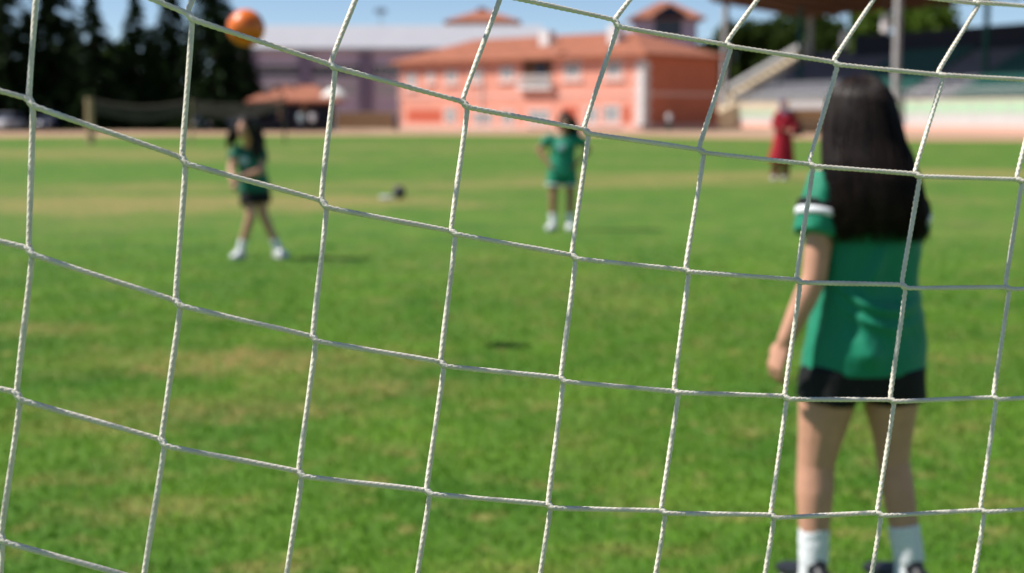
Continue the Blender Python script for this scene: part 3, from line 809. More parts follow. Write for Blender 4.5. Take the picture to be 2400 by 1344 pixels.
def head(mb, c, face, up, k=1.0):
    """skull, jaw, nose, brow, ears; returns the frame for eyes and mouth"""
    f = (face - up * face.dot(up)).normalized(); s = f.cross(up).normalized()
    R = Matrix((s, f, up)).transposed()
    mb.ball(c + up * .022 * k - f * .008 * k, (.074 * k, .092 * k, .092 * k), 18, 12, rot=R)
    mb.tube([c + up * .02 * k + f * .035 * k, c - up * .05 * k + f * .048 * k, c - up * .092 * k + f * .05 * k], [(.062 * k, .05 * k), (.052 * k, .042 * k), (.028 * k, .026 * k)], side=s, seg=14)
    mb.tube([c + up * .02 * k + f * .086 * k, c - up * .015 * k + f * .102 * k, c - up * .028 * k + f * .104 * k], [.008 * k, .012 * k, .014 * k], seg=8)
    mb.tube([c - s * .045 * k + up * .03 * k + f * .07 * k, c + up * .034 * k + f * .085 * k, c + s * .045 * k + up * .03 * k + f * .07 * k], [.01 * k] * 3, seg=8)
    for q in (-1, 1): mb.ball(c + s * q * .076 * k - up * .008 * k, (.012 * k, .022 * k, .032 * k), 8, 8, rot=R)
    return s, f

def face_parts(c, s, f, up, parent, k=1.0):
    for q in (-1, 1):
        e = MB().ball(c + s * q * .031 * k + up * .008 * k + f * .0805 * k, (.0125 * k, .0075 * k, .0085 * k), 10, 8).build('eye', M['eyew'], parent, True)
        MB().ball(c + s * q * .031 * k + up * .008 * k + f * .0865 * k, (.0056 * k,) * 3, 8, 6).build('iris', M['eyed'], e, True)
        MB().tube([c + s * q * .014 * k + up * .03 * k + f * .094 * k, c + s * q * .032 * k + up * .035 * k + f * .09 * k, c + s * q * .05 * k + up * .028 * k + f * .077 * k], [.0035 * k, .0045 * k, .002 * k], seg=6).build('eyebrow', M['hair'], parent, True)
    MB().tube([c - s * .024 * k - up * .058 * k + f * .084 * k, c - up * .056 * k + f * .094 * k, c + s * .024 * k - up * .058 * k + f * .084 * k], [.004 * k, .008 * k, .004 * k], seg=8).build('lips', M['lip'], parent, True)

def shoe(parent, ankle, toe, m, k=1.0, sole='sole'):
    """ankle and toe on the ground plane: upper, sole"""
    d = (toe - ankle); d.z = 0; L = d.length; d.normalize(); s = Vector((d.y, -d.x, 0)); z = Vector((0, 0, 1))
    heel = Vector((ankle.x, ankle.y, toe.z)) - d * .055 * k
    pts = [heel, heel + d * .05 * k, heel + d * .13 * k, heel + d * .19 * k, heel + d * .235 * k]
    up = MB().tube([p + z * h * k for p, h in zip(pts, (.058, .062, .048, .038, .032))], [(.030 * k, .042 * k), (.034 * k, .046 * k), (.040 * k, .034 * k), (.042 * k, .025 * k), (.032 * k, .018 * k)], side=s, seg=14)
    up.tube([heel + d * .045 * k + z * .06 * k, heel + d * .045 * k + z * .10 * k], [(.036 * k, .04 * k)] * 2, side=s, seg=14)
    sh = fused(up, 'shoe', M[m], parent, .006, 3)
    so = MB(); n = 16; vs = []
    prof = [(-.005, .022), (.03, .034), (.09, .033), (.16, .043), (.22, .037), (.262, .012)]
    ring = [(a, b) for a, b in prof] + [(a, -b) for a, b in prof[::-1]]
    for zz in (.0, .022): vs += [heel + d * (a - .03) * k + s * b * k + z * zz * k for a, b in ring]
    m_ = len(ring)
    so.add(vs, [tuple(range(m_)), tuple(range(2 * m_ - 1, m_ - 1, -1))] + [((i + 1) % m_, i, i + m_, (i + 1) % m_ + m_) for i in range(m_)])
    so.build('sole', M[sole], sh)
    return sh

def limb(mb, pts, rads, **k): mb.tube(pts, rads, seg=14, **k)
def mid(a, b, t): return a.lerp(b, t)

def leg(mb, hip, knee, ankle, rt, rk, rc, ra):
    limb(mb, [hip, mid(hip, knee, .35), mid(hip, knee, .75), knee, mid(knee, ankle, .28), mid(knee, ankle, .62), ankle],
         [rt * 1.04, rt, rk * 1.16, rk, rc, ra * 1.22, ra])
def arm(mb, sh, el, wr, k=1.0):
    limb(mb, [sh, mid(sh, el, .4), el, mid(el, wr, .3), wr], [.047 * k, .043 * k, .036 * k, .037 * k, .025 * k])

def strands(mb, roots, drop, n, seed, jit=.02, r=.0012):
    pass

# --- the player with her back to the net -----------------------------------------------
YG = ground(1905, 1396).y
def G(px, py, dy=0.0): return at(px, py, YG + dy)
def girl_back():
    o = ground(2010, 1396)
    t = thing('person', 'girl with long black hair seen from behind in green jersey and black shorts', 'person', (o.x, o.y, 0))
    off = Vector((o.x, o.y, 0))
    J = {k: G(*v) - off for k, v in dict(
        head=(2016, 284, .03), neck=(2028, 372, .02), sl=(1936, 426, -.04), sle=(1908, 550, -.08), sre=(2136, 548, .12), sr=(2118, 440, .05), ell=(1908, 654, -.07), wrl=(1840, 800, -.06),
        elr=(2126, 640, .16), wrr=(2040, 700, .24), pel=(2020, 850, .02), hl=(1948, 880, .02), hr=(2086, 880, .02), kl=(1912, 1088, .03), kr=(2094, 1082, .03),
        al=(1906, 1318, .0), ar=(2131, 1312, .0), waist=(2025, 690, .02), chest=(2030, 530, .02)).items()}
    S = Vector((1, 0, 0))
    mb = MB()
    limb(mb, [J['pel'] + Vector((0, 0, .05)), J['waist'], J['chest'], J['neck'] - Vector((0, 0, .04))], [(.135, .085), (.115, .08), (.135, .095), (.09, .06)], side=S)
    limb(mb, [J['neck'] - Vector((0, 0, .05)), J['head'] - Vector((0, 0, .05))], [.05, .046])
    arm(mb, J['sl'], J['ell'], J['wrl'], .98); arm(mb, J['sr'], J['elr'], J['wrr'], .98)
    hand(mb, J['wrl'], Vector((-.30, .1, -.95)), Vector((.8, .5, -.2)), Vector((.3, .9, 0)), .98, .55)
    hand(mb, J['wrr'], Vector((-.7, .6, .2)), Vector((-.2, -.3, 1)), Vector((0, .5, .5)), .95, .5)
    leg(mb, J['hl'], J['kl'], J['al'], .081, .055, .056, .038)
    leg(mb, J['hr'], J['kr'], J['ar'], .078, .048, .049, .036)
    s, f = head(mb, J['head'], Vector((-.12, 1, -.05)), Vector((0, 0, 1)), 1.0)
    for a, tx in (('al', -.05), ('ar', -.07)):
        b = J[a]; d = Vector((tx, .2, 0)).normalized()
        mb.tube([Vector((b.x, b.y, b.z)), Vector((b.x, b.y + .01, .06)), Vector((b.x, b.y, .04)) + d * .12], [.036, .04, .026], seg=12)
    body = fused(mb, 'body', M['skin'], t, .0062, 3)
    face_parts(J['head'], s, f, Vector((0, 0, 1)), body)
    # jersey
    sh = MB()
    def row(pl, pr, py, dep, dy=.02):
        a, b = G(pl, py, dy) - off, G(pr, py, dy) - off
        return (a + b) / 2, ((b.x - a.x) / 2, dep)
    rows = [row(1876, 2170, 870, .128), row(1880, 2169, 820, .13), row(1893, 2162, 740, .122), row(1906, 2154, 660, .116), row(1908, 2160, 580, .118),
            row(1905, 2166, 500, .118), row(1918, 2154, 436, .098), row(1968, 2090, 392, .066)]
    sh.tube([r_[0] for r_ in rows], [r_[1] for r_ in rows], side=S, seg=28, cap=False)
    for a, b, q in (('sl', 'sle', 1.0), ('sr', 'sre', 1.0)):
        A_, B_ = J[a], J[b]; out = Vector((-.012 if a == 'sl' else .012, 0, 0))
        sh.tube([A_ - out * 4 + Vector((0, 0, .0)), mid(A_, B_, .05), mid(A_, B_, .5) + out * .3, mid(A_, B_, q)], [.05, .056, .058, .059], seg=18, cap=False)
    ff = fold_fn(3, .010, 11, 6)
    def fold(co):
        # long diagonal pulls from the hips and a swag across the lower back, as cloth hangs
        z, x = co.z, co.x
        d = ff(co) * min(1, max(.15, (z - .66) / .10))
        if co.y < .06:
            w1 = math.exp(-((z - (.86 + .35 * (x - .03) ** 2 * 8 - .12 * x)) / .016) ** 2) * math.exp(-((x - .02) / .09) ** 2)
            w2 = math.exp(-((z - (.815 + .3 * (x - .03) ** 2 * 8 - .20 * x)) / .015) ** 2) * math.exp(-((x - .01) / .08) ** 2)
            w3 = math.exp(-((x + .01 + .25 * (z - .72)) / .035) ** 2) * math.exp(-((z - .72) / .075) ** 2)
            w4 = math.exp(-((x + .0 - .25 * (z - .98)) / .018) ** 2) * math.exp(-((z - .97) / .06) ** 2)
            w3 *= min(1, max(0, (z - .68) / .05))
            d += .030 * w1 + .024 * w2 + .030 * w3 + .024 * w4
        return d
    jer = fused(sh, 'jersey', M['green'], t, .0075, 4, fold)
    # sleeve bands
    for a, b in (('sl', 'sle'), ('sr', 'sre')):
        A_, B_ = J[a], J[b]; out = Vector((-.012 if a == 'sl' else .012, 0, 0))
        MB().tube([mid(A_, B_, .56) + out * .3, mid(A_, B_, .69) + out * .2], [.0630, .0634], seg=24, cap=False).build('sleeve_band', M['white'], jer, True)
        MB().tube([mid(A_, B_, .42) + out * .3, mid(A_, B_, .555) + out * .3], [.0620, .0628], seg=24, cap=False).build('sleeve_stripe', M['black'], jer, True)
    # shorts
    so = MB()
    r2 = [row(1872, 2172, 936, .125), row(1878, 2169, 880, .126), row(1890, 2158, 800, .12)]
    so.tube([row(1876, 2168, 924, .12)[0], r2[1][0], r2[2][0]], [row(1876, 2168, 924, .12)[1], r2[1][1], r2[2][1]], side=S, seg=24, cap=False)
    for pl, pr, p2l, p2r in ((1866, 2004, 1880, 2020), (2024, 2171, 2020, 2166)):
        a = row(pl, pr, 938, .112); b = row(p2l, p2r, 860, .115)
        so.tube([a[0], b[0]], [a[1], b[1]], side=S, seg=20, cap=False)
    fused(so, 'shorts', M['black'], t, .0075, 3, fold_fn(9, .006, 12, 5))
    # socks and shoes
    for a, kn, tx in (('al', 'kl', -.30), ('ar', 'kr', -.42)):
        b = J[a]; kv = J[kn]
        top = Vector((b.x, b.y, b.z)) + (kv - b).normalized() * .105
        sk = MB().tube([Vector((b.x, b.y, .045)), Vector((b.x, b.y, .10)), b, top], [.043, .041, .043, .0455], seg=18, cap=False)
        fused(sk, 'sock', M['white'], t, .0055, 2, fold_fn(5, .002, 30, 60))
        shoe(t, Vector((b.x, b.y, .05)), Vector((b.x, b.y, 0)) + Vector((tx, 1, 0)).normalized() * .2, 'shoe', 1.0)
    # hair: long, straight, spreading over the back
    hb = MB()
    def hrow(pl, pr, py, dep, dy): return row(pl, pr, py, dep, dy)
    hr = [hrow(1975, 2050, 186, .045, .03), hrow(1952, 2080, 204, .085, .03), hrow(1938, 2094, 236, .105, .03), hrow(1934, 2100, 275, .108, .02), hrow(1934, 2112, 320, .10, .0),
          hrow(1934, 2130, 370, .085, -.04), hrow(1936, 2146, 420, .075, -.075), hrow(1944, 2156, 470, .062, -.09), hrow(1954, 2160, 510, .055, -.095), hrow(1968, 2154, 536, .040, -.095)]
    hb.tube([r_[0] for r_ in hr[2:]], [(r_[1][0] * .965, r_[1][1] * .95) for r_ in hr[2:]], side=S, seg=28, cap=False)
    hb.ball(G(2015, 266, .03) - off, (.097, .115, .105), 24, 16)
    def strand(co):
        a = math.atan2(co.y, co.x - .02) * 9 + co.z * .6
        return .004 * mnoise.noise(Vector((co.x * 55 + co.z * 4, co.y * 55, co.z * 2.5))) + .003 * mnoise.noise(Vector((co.x * 140, co.y * 140, co.z * 3)))
    ha = fused(hb, 'hair', M['hair'], t, .006, 4, strand)
    # loose strands lying over the mass
    rd = random.Random(4); lm = MB()
    bc = G(2015, 266, .03) - off
    for i in range(1300):
        ph = rd.uniform(-1.9, 1.9)
        jx = rd.uniform(-.014, .014); pts = []; lift = rd.uniform(1.0, 1.035)
        j1 = rd.choice((6, 7, 8, 9, 9, 9, 9))
        for th in (.12, .5, .9, 1.25):
            pts.append(bc + Vector((math.sin(ph) * math.sin(th) * .0985, -math.cos(ph) * math.sin(th) * .1165, math.cos(th) * .1065)) * lift)
        for j in range(4, j1 + 1):
            c, (ax, by) = hr[j]
            wv = .007 * math.sin(j * 1.3 + math.floor(ph * 4) * 2.4) * (j - 3) / 5
            pts.append(c + Vector((math.sin(ph) * ax * lift + jx * j / 9 + wv, -math.cos(ph) * by * (lift + .01), rd.uniform(-.004, .004))))
        pts.append(pts[-1] + Vector((jx, 0, -rd.uniform(.005, .045))))
        lm.tube(pts, [.0012] * (len(pts) - 1) + [.0004], seg=3, cap=False)
    lm.build('loose_strands', M['hair'], ha, True)
girl_back()

# --- a player further out, from joints given in photo pixels ---------------------------
def player(px0, py0, pts, label, skin, jersey, shorts_m, face, sock_m, hair_pts, k=1.0, sleeve_q=.5, toes=((-.2, -1), (.5, -1)), hem=0, hair_m='hairb', shorts_band=False, curl=.8):
    o = ground(px0, py0); Y = o.y; off = Vector((o.x, o.y, 0))
    t = thing('person', label, 'person', (o.x, o.y, 0))
    J = {n: at(v[0], v[1], Y + (v[2] if len(v) > 2 else 0)) - off for n, v in pts.items()}
    for a_ in ('al', 'ar'): J[a_].z = .088 * k
    S = (J['sr'] - J['sl']).normalized(); up = Vector((0, 0, 1)); sw = (J['sr'] - J['sl']).length / 2
    pel = (J['hl'] + J['hr']) / 2; nb = (J['sl'] + J['sr']) / 2
    mb = MB()
    limb(mb, [pel, mid(pel, nb, .4), mid(pel, nb, .8), nb], [(.135 * k, .10 * k), (.115 * k, .085 * k), (.13 * k, .095 * k), (.09 * k, .065 * k)], side=S)
    limb(mb, [nb, mid(nb, J['head'], .7)], [.052 * k, .046 * k])
    for a, e, w in (('sl', 'el', 'wl'), ('sr', 'er', 'wr')):
        arm(mb, J[a], J[e], J[w], k)
        d = (J[w] - J[e]).normalized()
        hand(mb, J[w], d + Vector((0, 0, -.25)), (pel + nb) / 2 - J[w], Vector((0, -1, .6)), k, curl)
    for h, n, a in (('hl', 'kl', 'al'), ('hr', 'kr', 'ar')): leg(mb, J[h], J[n], J[a], .078 * k, .052 * k, .052 * k, .036 * k)
    for a, d in zip(('al', 'ar'), toes):
        dv = Vector((d[0], d[1], 0)).normalized()
        mb.tube([J[a], J[a] - up * (.03 * k), J[a] - up * (.045 * k) + dv * .1 * k], [.036 * k, .037 * k, .026 * k], seg=10)
    hu = (J['head'] - nb).normalized() * .5 + up * .5
    s, f = head(mb, J['head'], Vector(face), hu.normalized(), k)
    body = fused(mb, 'body', M[skin], t, .0085, 3)
    face_parts(J['head'], s, f, hu.normalized(), body, k)
    sh = MB()
    hemp = pel - up * .07 * k + Vector((0, 0, hem))
    sh.tube([hemp, mid(pel, nb, .12), mid(pel, nb, .45), mid(pel, nb, .8), mid(pel, nb, .98), nb + up * .03 * k],
            [(.178 * k, .138 * k), (.168 * k, .13 * k), (.148 * k, .115 * k), (max(.15 * k, sw * .95), .118 * k), (sw + .012, .075 * k), (.07 * k, .06 * k)], side=S, seg=24, cap=False)
    for a, e in (('sl', 'el'), ('sr', 'er')):
        sh.tube([mid(J[a], nb, .35), mid(J[a], J[e], -.02), mid(J[a], J[e], .2), mid(J[a], J[e], sleeve_q)], [.05 * k, .06 * k, .066 * k, .072 * k], seg=16, cap=False)
    je = fused(sh, 'jersey', M[jersey], t, .010, 4, fold_fn(px0, .009, 9, 7))
    # chest print follows the cloth on the side the player faces
    fr = Vector(face); fr.z = 0; fr.normalize(); sd2 = fr.cross(up)
    bvh = BVHTree.FromPolygons([v.co for v in je.data.vertices], [p.vertices for p in je.data.polygons])
    cc = mid(pel, nb, .72); grid = {}
    for i in range(11):
        for j in range(9):
            a, b = (i - 5) / 5, (j - 4) / 4
            q = math.sqrt(max(a * a, b * b) / max(a * a + b * b, 1e-9)) if (a or b) else 0
            hit = bvh.ray_cast(cc + fr * .6 + sd2 * a * q * .052 * k + up * b * q * .042 * k, -fr)[0]
            if hit: grid[(i, j)] = hit
    idx = {g_: n_ for n_, g_ in enumerate(grid)}
    pv = [p + fr * .004 for p in grid.values()]; n0 = len(pv)
    pf = [tuple(idx[q] for q in ((i, j), (i + 1, j), (i + 1, j + 1), (i, j + 1))) for i in range(10) for j in range(8) if all(q in idx for q in ((i, j), (i + 1, j), (i + 1, j + 1), (i, j + 1)))]
    MB().add(pv + [p - fr * .01 for p in pv], pf + [tuple(q + n0 for q in reversed(c_)) for c_ in pf]).build('chest_print', M['print'], je, True)
    so = MB().tube([pel - up * .06 * k, pel + up * .06 * k], [(.155 * k, .118 * k), (.14 * k, .105 * k)], side=S, seg=20, cap=False)
    ends = []
    for h, n in (('hl', 'kl'), ('hr', 'kr')):
        so.tube([mid(J[h], J[n], -.12), mid(J[h], J[n], .25), mid(J[h], J[n], .62)], [.088 * k, .098 * k, .102 * k], seg=18, cap=False)
        ends.append((mid(J[h], J[n], .57), mid(J[h], J[n], .625)))
    sob = fused(so, 'shorts', M[shorts_m], t, .010, 3, fold_fn(px0 + 5, .006, 10, 5))
    if shorts_band:
        for a, b in ends: MB().tube([a, b], [.107 * k, .1075 * k], seg=20, cap=False).build('hem_band', M['white'], sob, True)
    for a, kn, d in zip(('al', 'ar'), ('kl', 'kr'), toes):
        b = J[a]; ax = (J[kn] - b).normalized(); dv = Vector((d[0], d[1], 0)).normalized()
        fused(MB().tube([b - ax * .04 * k, b, b + ax * .12 * k], [.044 * k, .043 * k, .049 * k], seg=16, cap=False), 'sock', M[sock_m], t, .007, 2)
        base = Vector((b.x, b.y, max(0, b.z - .085 * k)))
        shoe(t, base + up * .05, base + dv * .2, 'shoew', k * 1.08)
    hb = MB()
    c = J['head']
    hb.ball(c + up * .034 * k - f * .016 * k, (.088 * k, .100 * k, .098 * k), 18, 12)
    hb.tube([c + s * .05 * k + up * .06 * k + f * .05 * k, c + s * .078 * k - up * .02 * k + f * .02 * k, c + s * .08 * k - up * .09 * k], [.03 * k, .028 * k, .02 * k], seg=10)
    hb.tube([c - s * .05 * k + up * .06 * k + f * .05 * k, c - s * .078 * k - up * .02 * k + f * .02 * k, c - s * .08 * k - up * .09 * k], [.03 * k, .028 * k, .02 * k], seg=10)
    for ln in hair_pts:
        P = [at(v[0], v[1], Y + v[2]) - off for v in ln['p']]
        hb.tube([c + up * .05 * k - f * .03 * k] + P, [(.075 * k, .06 * k)] + [(r * k, r * .75 * k) for r in ln['r']], side=S, seg=14)
    fused(hb, 'hair', M[hair_m], t, .009, 2, lambda co: .006 * mnoise.noise(Vector((co.x * 40, co.y * 40, co.z * 6))))
    return t

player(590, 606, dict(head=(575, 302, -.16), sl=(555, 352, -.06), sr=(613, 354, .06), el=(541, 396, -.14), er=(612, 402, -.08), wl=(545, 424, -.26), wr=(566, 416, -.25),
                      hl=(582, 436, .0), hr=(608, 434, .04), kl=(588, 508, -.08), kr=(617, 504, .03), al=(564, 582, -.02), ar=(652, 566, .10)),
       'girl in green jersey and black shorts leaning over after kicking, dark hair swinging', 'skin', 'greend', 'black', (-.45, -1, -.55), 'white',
       [dict(p=[(598, 300, .0), (606, 335, -.02), (608, 368, -.03)], r=[.08, .075, .04]), dict(p=[(590, 305, -.03), (596, 345, -.08), (598, 375, -.1)], r=[.05, .045, .02]), dict(p=[(558, 296, -.06), (545, 312, -.08), (536, 332, -.09), (533, 350, -.09)], r=[.05, .05, .035, .012]), dict(p=[(556, 304, -.04), (550, 325, -.06), (548, 345, -.07)], r=[.045, .035, .012])],
       k=.93, toes=((-.25, -1), (.7, -1)))
player(1312, 540, dict(head=(1325, 286, -.04), sl=(1288, 324, .0), sr=(1354, 325, .0), el=(1262, 352, .05), er=(1380, 352, .05), wl=(1284, 382, -.05), wr=(1356, 382, -.05),
                       hl=(1302, 398, .0), hr=(1335, 398, .0), kl=(1297, 458, -.02), kr=(1337, 458, .0), al=(1296, 515, .0), ar=(1336, 512, .02)),
       'girl in green jersey and green shorts standing with hands on hips', 'skin2', 'green', 'green', (-.25, -1, 0), 'white',
       [dict(p=[(1338, 292, .02), (1348, 316, .06), (1350, 340, .12)], r=[.09, .07, .03]), dict(p=[(1326, 300, .10), (1328, 330, .13)], r=[.08, .06])],
       k=1.0, sleeve_q=.55, toes=((-.35, -1), (-.05, -1)), shorts_band=True)

# --- woman in the long red coat ---------------------------------------------------------
def red_woman():
    o = ground(1828, 422); Y = o.y; off = Vector((o.x, o.y, 0)); up = Vector((0, 0, 1))
    t = thing('person', 'woman in long crimson coat and lilac headscarf standing on the far grass', 'person', (o.x, o.y, 0))
    J = {n: at(v[0], v[1], Y + v[2]) - off for n, v in dict(head=(1839, 247, 0), sl=(1824, 270, 0), sr=(1855, 270, .02), el=(1814, 292, -.06), er=(1866, 300, -.02), wl=(1836, 302, -.2), wr=(1856, 304, -.2),
        hl=(1826, 330, 0), hr=(1846, 330, 0), kl=(1820, 376, 0), kr=(1842, 376, 0), al=(1816, 414, 0), ar=(1840, 414, .02)).items()}
    pel = (J['hl'] + J['hr']) / 2; nb = (J['sl'] + J['sr']) / 2; S = Vector((1, 0, 0))
    mb = MB()
    limb(mb, [pel, mid(pel, nb, .5), nb], [(.15, .11), (.13, .1), (.1, .07)], side=S); limb(mb, [nb, mid(nb, J['head'], .7)], [.055, .05])
    for a, e, w in (('sl', 'el', 'wl'), ('sr', 'er', 'wr')):
        arm(mb, J[a], J[e], J[w]); hand(mb, J[w], J[w] - J[e], Vector((0, 0, -1)), Vector((0, -.3, 1)), 1, .8)
    for h, n, a in (('hl', 'kl', 'al'), ('hr', 'kr', 'ar')): leg(mb, J[h], J[n], J[a], .085, .058, .056, .04)
    s, f = head(mb, J['head'], Vector((.5, -1, -.1)), up)
    body = fused(mb, 'body', M['skin'], t, .011, 3); face_parts(J['head'], s, f, up, body)
    cz = at(1831, 380, Y) - off
    c = MB().tube([cz, mid(cz, pel, .55), pel + up * .12, mid(pel, nb, .75), nb - up * .01, nb + up * .05],
                  [(.30, .22), (.25, .19), (.19, .15), (.205, .15), (.17, .11), (.07, .065)], side=S, seg=26, cap=False)
    for a, e, w in (('sl', 'el', 'wl'), ('sr', 'er', 'wr')):
        c.tube([mid(J[a], J[e], -.1), mid(J[a], J[e], .5), J[e], mid(J[e], J[w], .9)], [.082, .088, .078, .06], seg=14)
    fused(c, 'coat', M['red'], t, .012, 4, fold_fn(2, .012, 8, 3))
    tr = MB()
    for h, n, a in (('hl', 'kl', 'al'), ('hr', 'kr', 'ar')): tr.tube([J[h], J[n], J[a] - up * .01], [.105, .092, .082], seg=16, cap=False)
    fused(tr, 'trousers', M['maroon'], t, .012, 3, fold_fn(7, .006))
    sc = MB().ball(J['head'] + up * .025 - f * .035, (.094, .100, .118), 18, 12)
    sc.tube([J['head'] - f * .05, mid(nb, J['head'], .35) + f * .0, nb + up * .015], [(.09, .08), (.088, .085), (.15, .10)], side=S, seg=16)
    sco = fused(sc, 'headscarf', M['lilac'], t, .011, 3)
    for a in ('al', 'ar'):
        b = J[a]; base = Vector((b.x, b.y, 0)); shoe(t, base + up * .05, base + Vector((-.5, -1, 0)).normalized() * .2, 'shoew', 1.05)
    bag = thing('handbag', 'black shoulder bag carried on the hip of the woman in crimson', 'bag', at(1866, 306, Y - .03))
    MB().prism([(-.13, -.12), (.13, -.12), (.115, .09), (-.115, .09)], -.05, .05).build('pouch', M['black'], bag)
    sp = nb + Vector((.10, -.02, .05)) + off - bag.location
    MB().tube([(-.1, 0, .08), (-.11, -.02, .2), sp + Vector((0, -.06, .02)), sp + Vector((.02, .08, .02)), (.1, .1, .2), (.1, .02, .08)], [.012] * 6, seg=6, cap=False).build('strap', M['black'], bag, True)
red_woman()

# a few people under the far kiosk
def bystander(px, Y, shirt, legs, label, h=1.66):
    t = thing('person', label, 'person', (at(px, 300, Y).x, Y, 0), 0, 'bystanders by the kiosk')
    k = h / 1.66; up = Vector((0, 0, 1)); mb = MB(); V = Vector
    limb(mb, [V((0, 0, .9)) * k, V((0, 0, 1.2)) * k, V((0, 0, 1.38)) * k], [(.14, .1), (.14, .1), (.1, .07)], side=V((1, 0, 0))); limb(mb, [V((0, 0, 1.36)) * k, V((0, 0, 1.48)) * k], [.055, .05])
    for s in (-1, 1):
        arm(mb, V((s * .17, 0, 1.36)) * k, V((s * .22, 0, 1.1)) * k, V((s * .2, -.08, .88)) * k); hand(mb, V((s * .2, -.08, .88)) * k, V((0, -.2, -1)), V((-s, 0, 0)), V((0, -1, 0)), 1, .5)
        leg(mb, V((s * .08, 0, .88)) * k, V((s * .09, 0, .47)) * k, V((s * .1, 0, .09)) * k, .085, .06, .056, .04)
    s_, f = head(mb, V((0, -.01, 1.54)) * k, V((.2, -1, 0)), up, k)
    fused(mb, 'body', M['skin2'], t, .012, 3)
    c = MB().tube([V((0, 0, .82)), V((0, 0, 1.1)), V((0, 0, 1.3)), V((0, 0, 1.4))], [(.18, .13), (.165, .125), (.17, .12), (.09, .07)], side=V((1, 0, 0)), seg=20, cap=False)
    for s in (-1, 1): c.tube([V((s * .12, 0, 1.37)), V((s * .19, 0, 1.28)), V((s * .215, 0, 1.15))], [.06, .07, .07], seg=12, cap=False)
    fused(c, 'shirt', M[shirt], t, .014, 3, fold_fn(px, .006))
    l = MB()
    for s in (-1, 1): l.tube([V((s * .08, 0, .9)), V((s * .09, 0, .47)), V((s * .1, 0, .07))], [.105, .085, .075], seg=14, cap=False)
    fused(l, 'trousers', M[legs], t, .014, 3)
    fused(MB().ball(V((0, .02, 1.575)), (.088, .098, .1), 14, 10), 'hair', M['hair'], t, .012, 2)
    for s in (-1, 1): shoe(t, V((s * .1, 0, .05)), V((s * .12, -.2, 0)), 'shoe', 1.05)
bystander(706, 110, 'print', 'carb', 'bystander in pale blue shirt and navy trousers standing before the kiosk')
bystander(733, 112, 'white', 'black', 'bystander in white shirt and black trousers beside the kiosk counter')
bystander(928, 118, 'sheddoor', 'carb', 'bystander in blue grey top at the left corner of the salmon building')
bystander(1568, 118, 'white', 'steelg', 'bystander in white shirt and green trousers by the shaded salmon wall')

# ------------------------------------------------------------------ the goal: net and frame
NODES = {(1, 0): (63, 227, 80, 253), (1, 1): (423, 365, 438, 388), (0, 1): (437, 27, 453, 50), (0, 2): (773, 147, 788, 163), (1, 2): (750, 466, 768, 490),
    (2, 0): (63, 578, 78, 601), (2, 1): (408, 700, 425, 721), (2, 2): (730, 785, 743, 803), (3, 0): (35, 916, 50, 941), (3, 1): (375, 1026, 388, 1048),
    (3, 2): (697, 1101, 710, 1119), (4, 0): (-2, 1253, 10, 1273), (4, 1): (333, 1355, 346, 1375), (0, 3): (1082, 235, 1098, 255), (0, 4): (1367, 300, 1382, 317),
    (-1, 4): (1440, 45, 1450, 65), (-1, 3): (1165, -24, 1176, -8), (1, 3): (1055, 538, 1070, 553), (1, 4): (1338, 595, 1352, 610), (2, 3): (1030, 845, 1043, 861),
    (2, 4): (1312, 883, 1323, 897), (3, 3): (997, 1146, 1010, 1161), (3, 4): (1282, 1179, 1293, 1193), (2, 5): (1578, 914, 1592, 924), (3, 5): (1548, 1194, 1562, 1206),
    (-1, 5): (1702, 102, 1715, 113), (-1, 6): (1953, 143, 1965, 155), (-1, 7): (2198, 172, 2212, 180), (-2, 7): (2285, 5, 2295, 10), (0, 5): (1637, 348, 1652, 362),
    (0, 6): (1895, 382, 1908, 393), (0, 7): (2143, 405, 2158, 417), (0, 8): (2382, 418, 2397, 428), (1, 5): (1605, 630, 1617, 641), (1, 6): (1865, 653, 1878, 665),
    (1, 7): (2112, 665, 2125, 678), (1, 8): (2355, 671, 2368, 681), (2, 6): (1837, 926, 1847, 938), (2, 7): (2085, 934, 2098, 944), (2, 8): (2327, 929, 2338, 939),
    (3, 6): (1805, 1204, 1817, 1216), (3, 7): (2055, 1199, 2068, 1211), (3, 8): (2297, 1193, 2310, 1203)}
# depth of each knot: what makes every mesh side 12 cm long (least squares over the traced knots, then smoothed)
KD = {(-2, 7): 1.553, (-1, 3): 1.338, (-1, 4): 1.381, (-1, 5): 1.423, (-1, 6): 1.463, (-1, 7): 1.498, (0, 1): 1.204, (0, 2): 1.253, (0, 3): 1.304, (0, 4): 1.351, (0, 5): 1.393, (0, 6): 1.431,
    (0, 7): 1.465, (0, 8): 1.497, (1, 0): 1.151, (1, 1): 1.197, (1, 2): 1.242, (1, 3): 1.287, (1, 4): 1.332, (1, 5): 1.374, (1, 6): 1.412, (1, 7): 1.448, (1, 8): 1.481, (2, 0): 1.154, (2, 1): 1.193,
    (2, 2): 1.234, (2, 3): 1.277, (2, 4): 1.32, (2, 5): 1.362, (2, 6): 1.401, (2, 7): 1.437, (2, 8): 1.471, (3, 0): 1.159, (3, 1): 1.193, (3, 2): 1.23, (3, 3): 1.27, (3, 4): 1.311, (3, 5): 1.353,
    (3, 6): 1.393, (3, 7): 1.429, (3, 8): 1.463, (4, 0): 1.167, (4, 1): 1.195}
MESH = .12
def cam_pt(px, py, z):       # z: distance along the view axis
    return Vector((0, 0, CAM_H)) + ray(px, py) * z
KA = {k: cam_pt(v[0], v[1], KD[k]) for k, v in NODES.items()}
KB = {k: cam_pt(v[2], v[3], KD[k]) for k, v in NODES.items()}
K = {k: (KA[k] + KB[k]) / 2 for k in NODES}
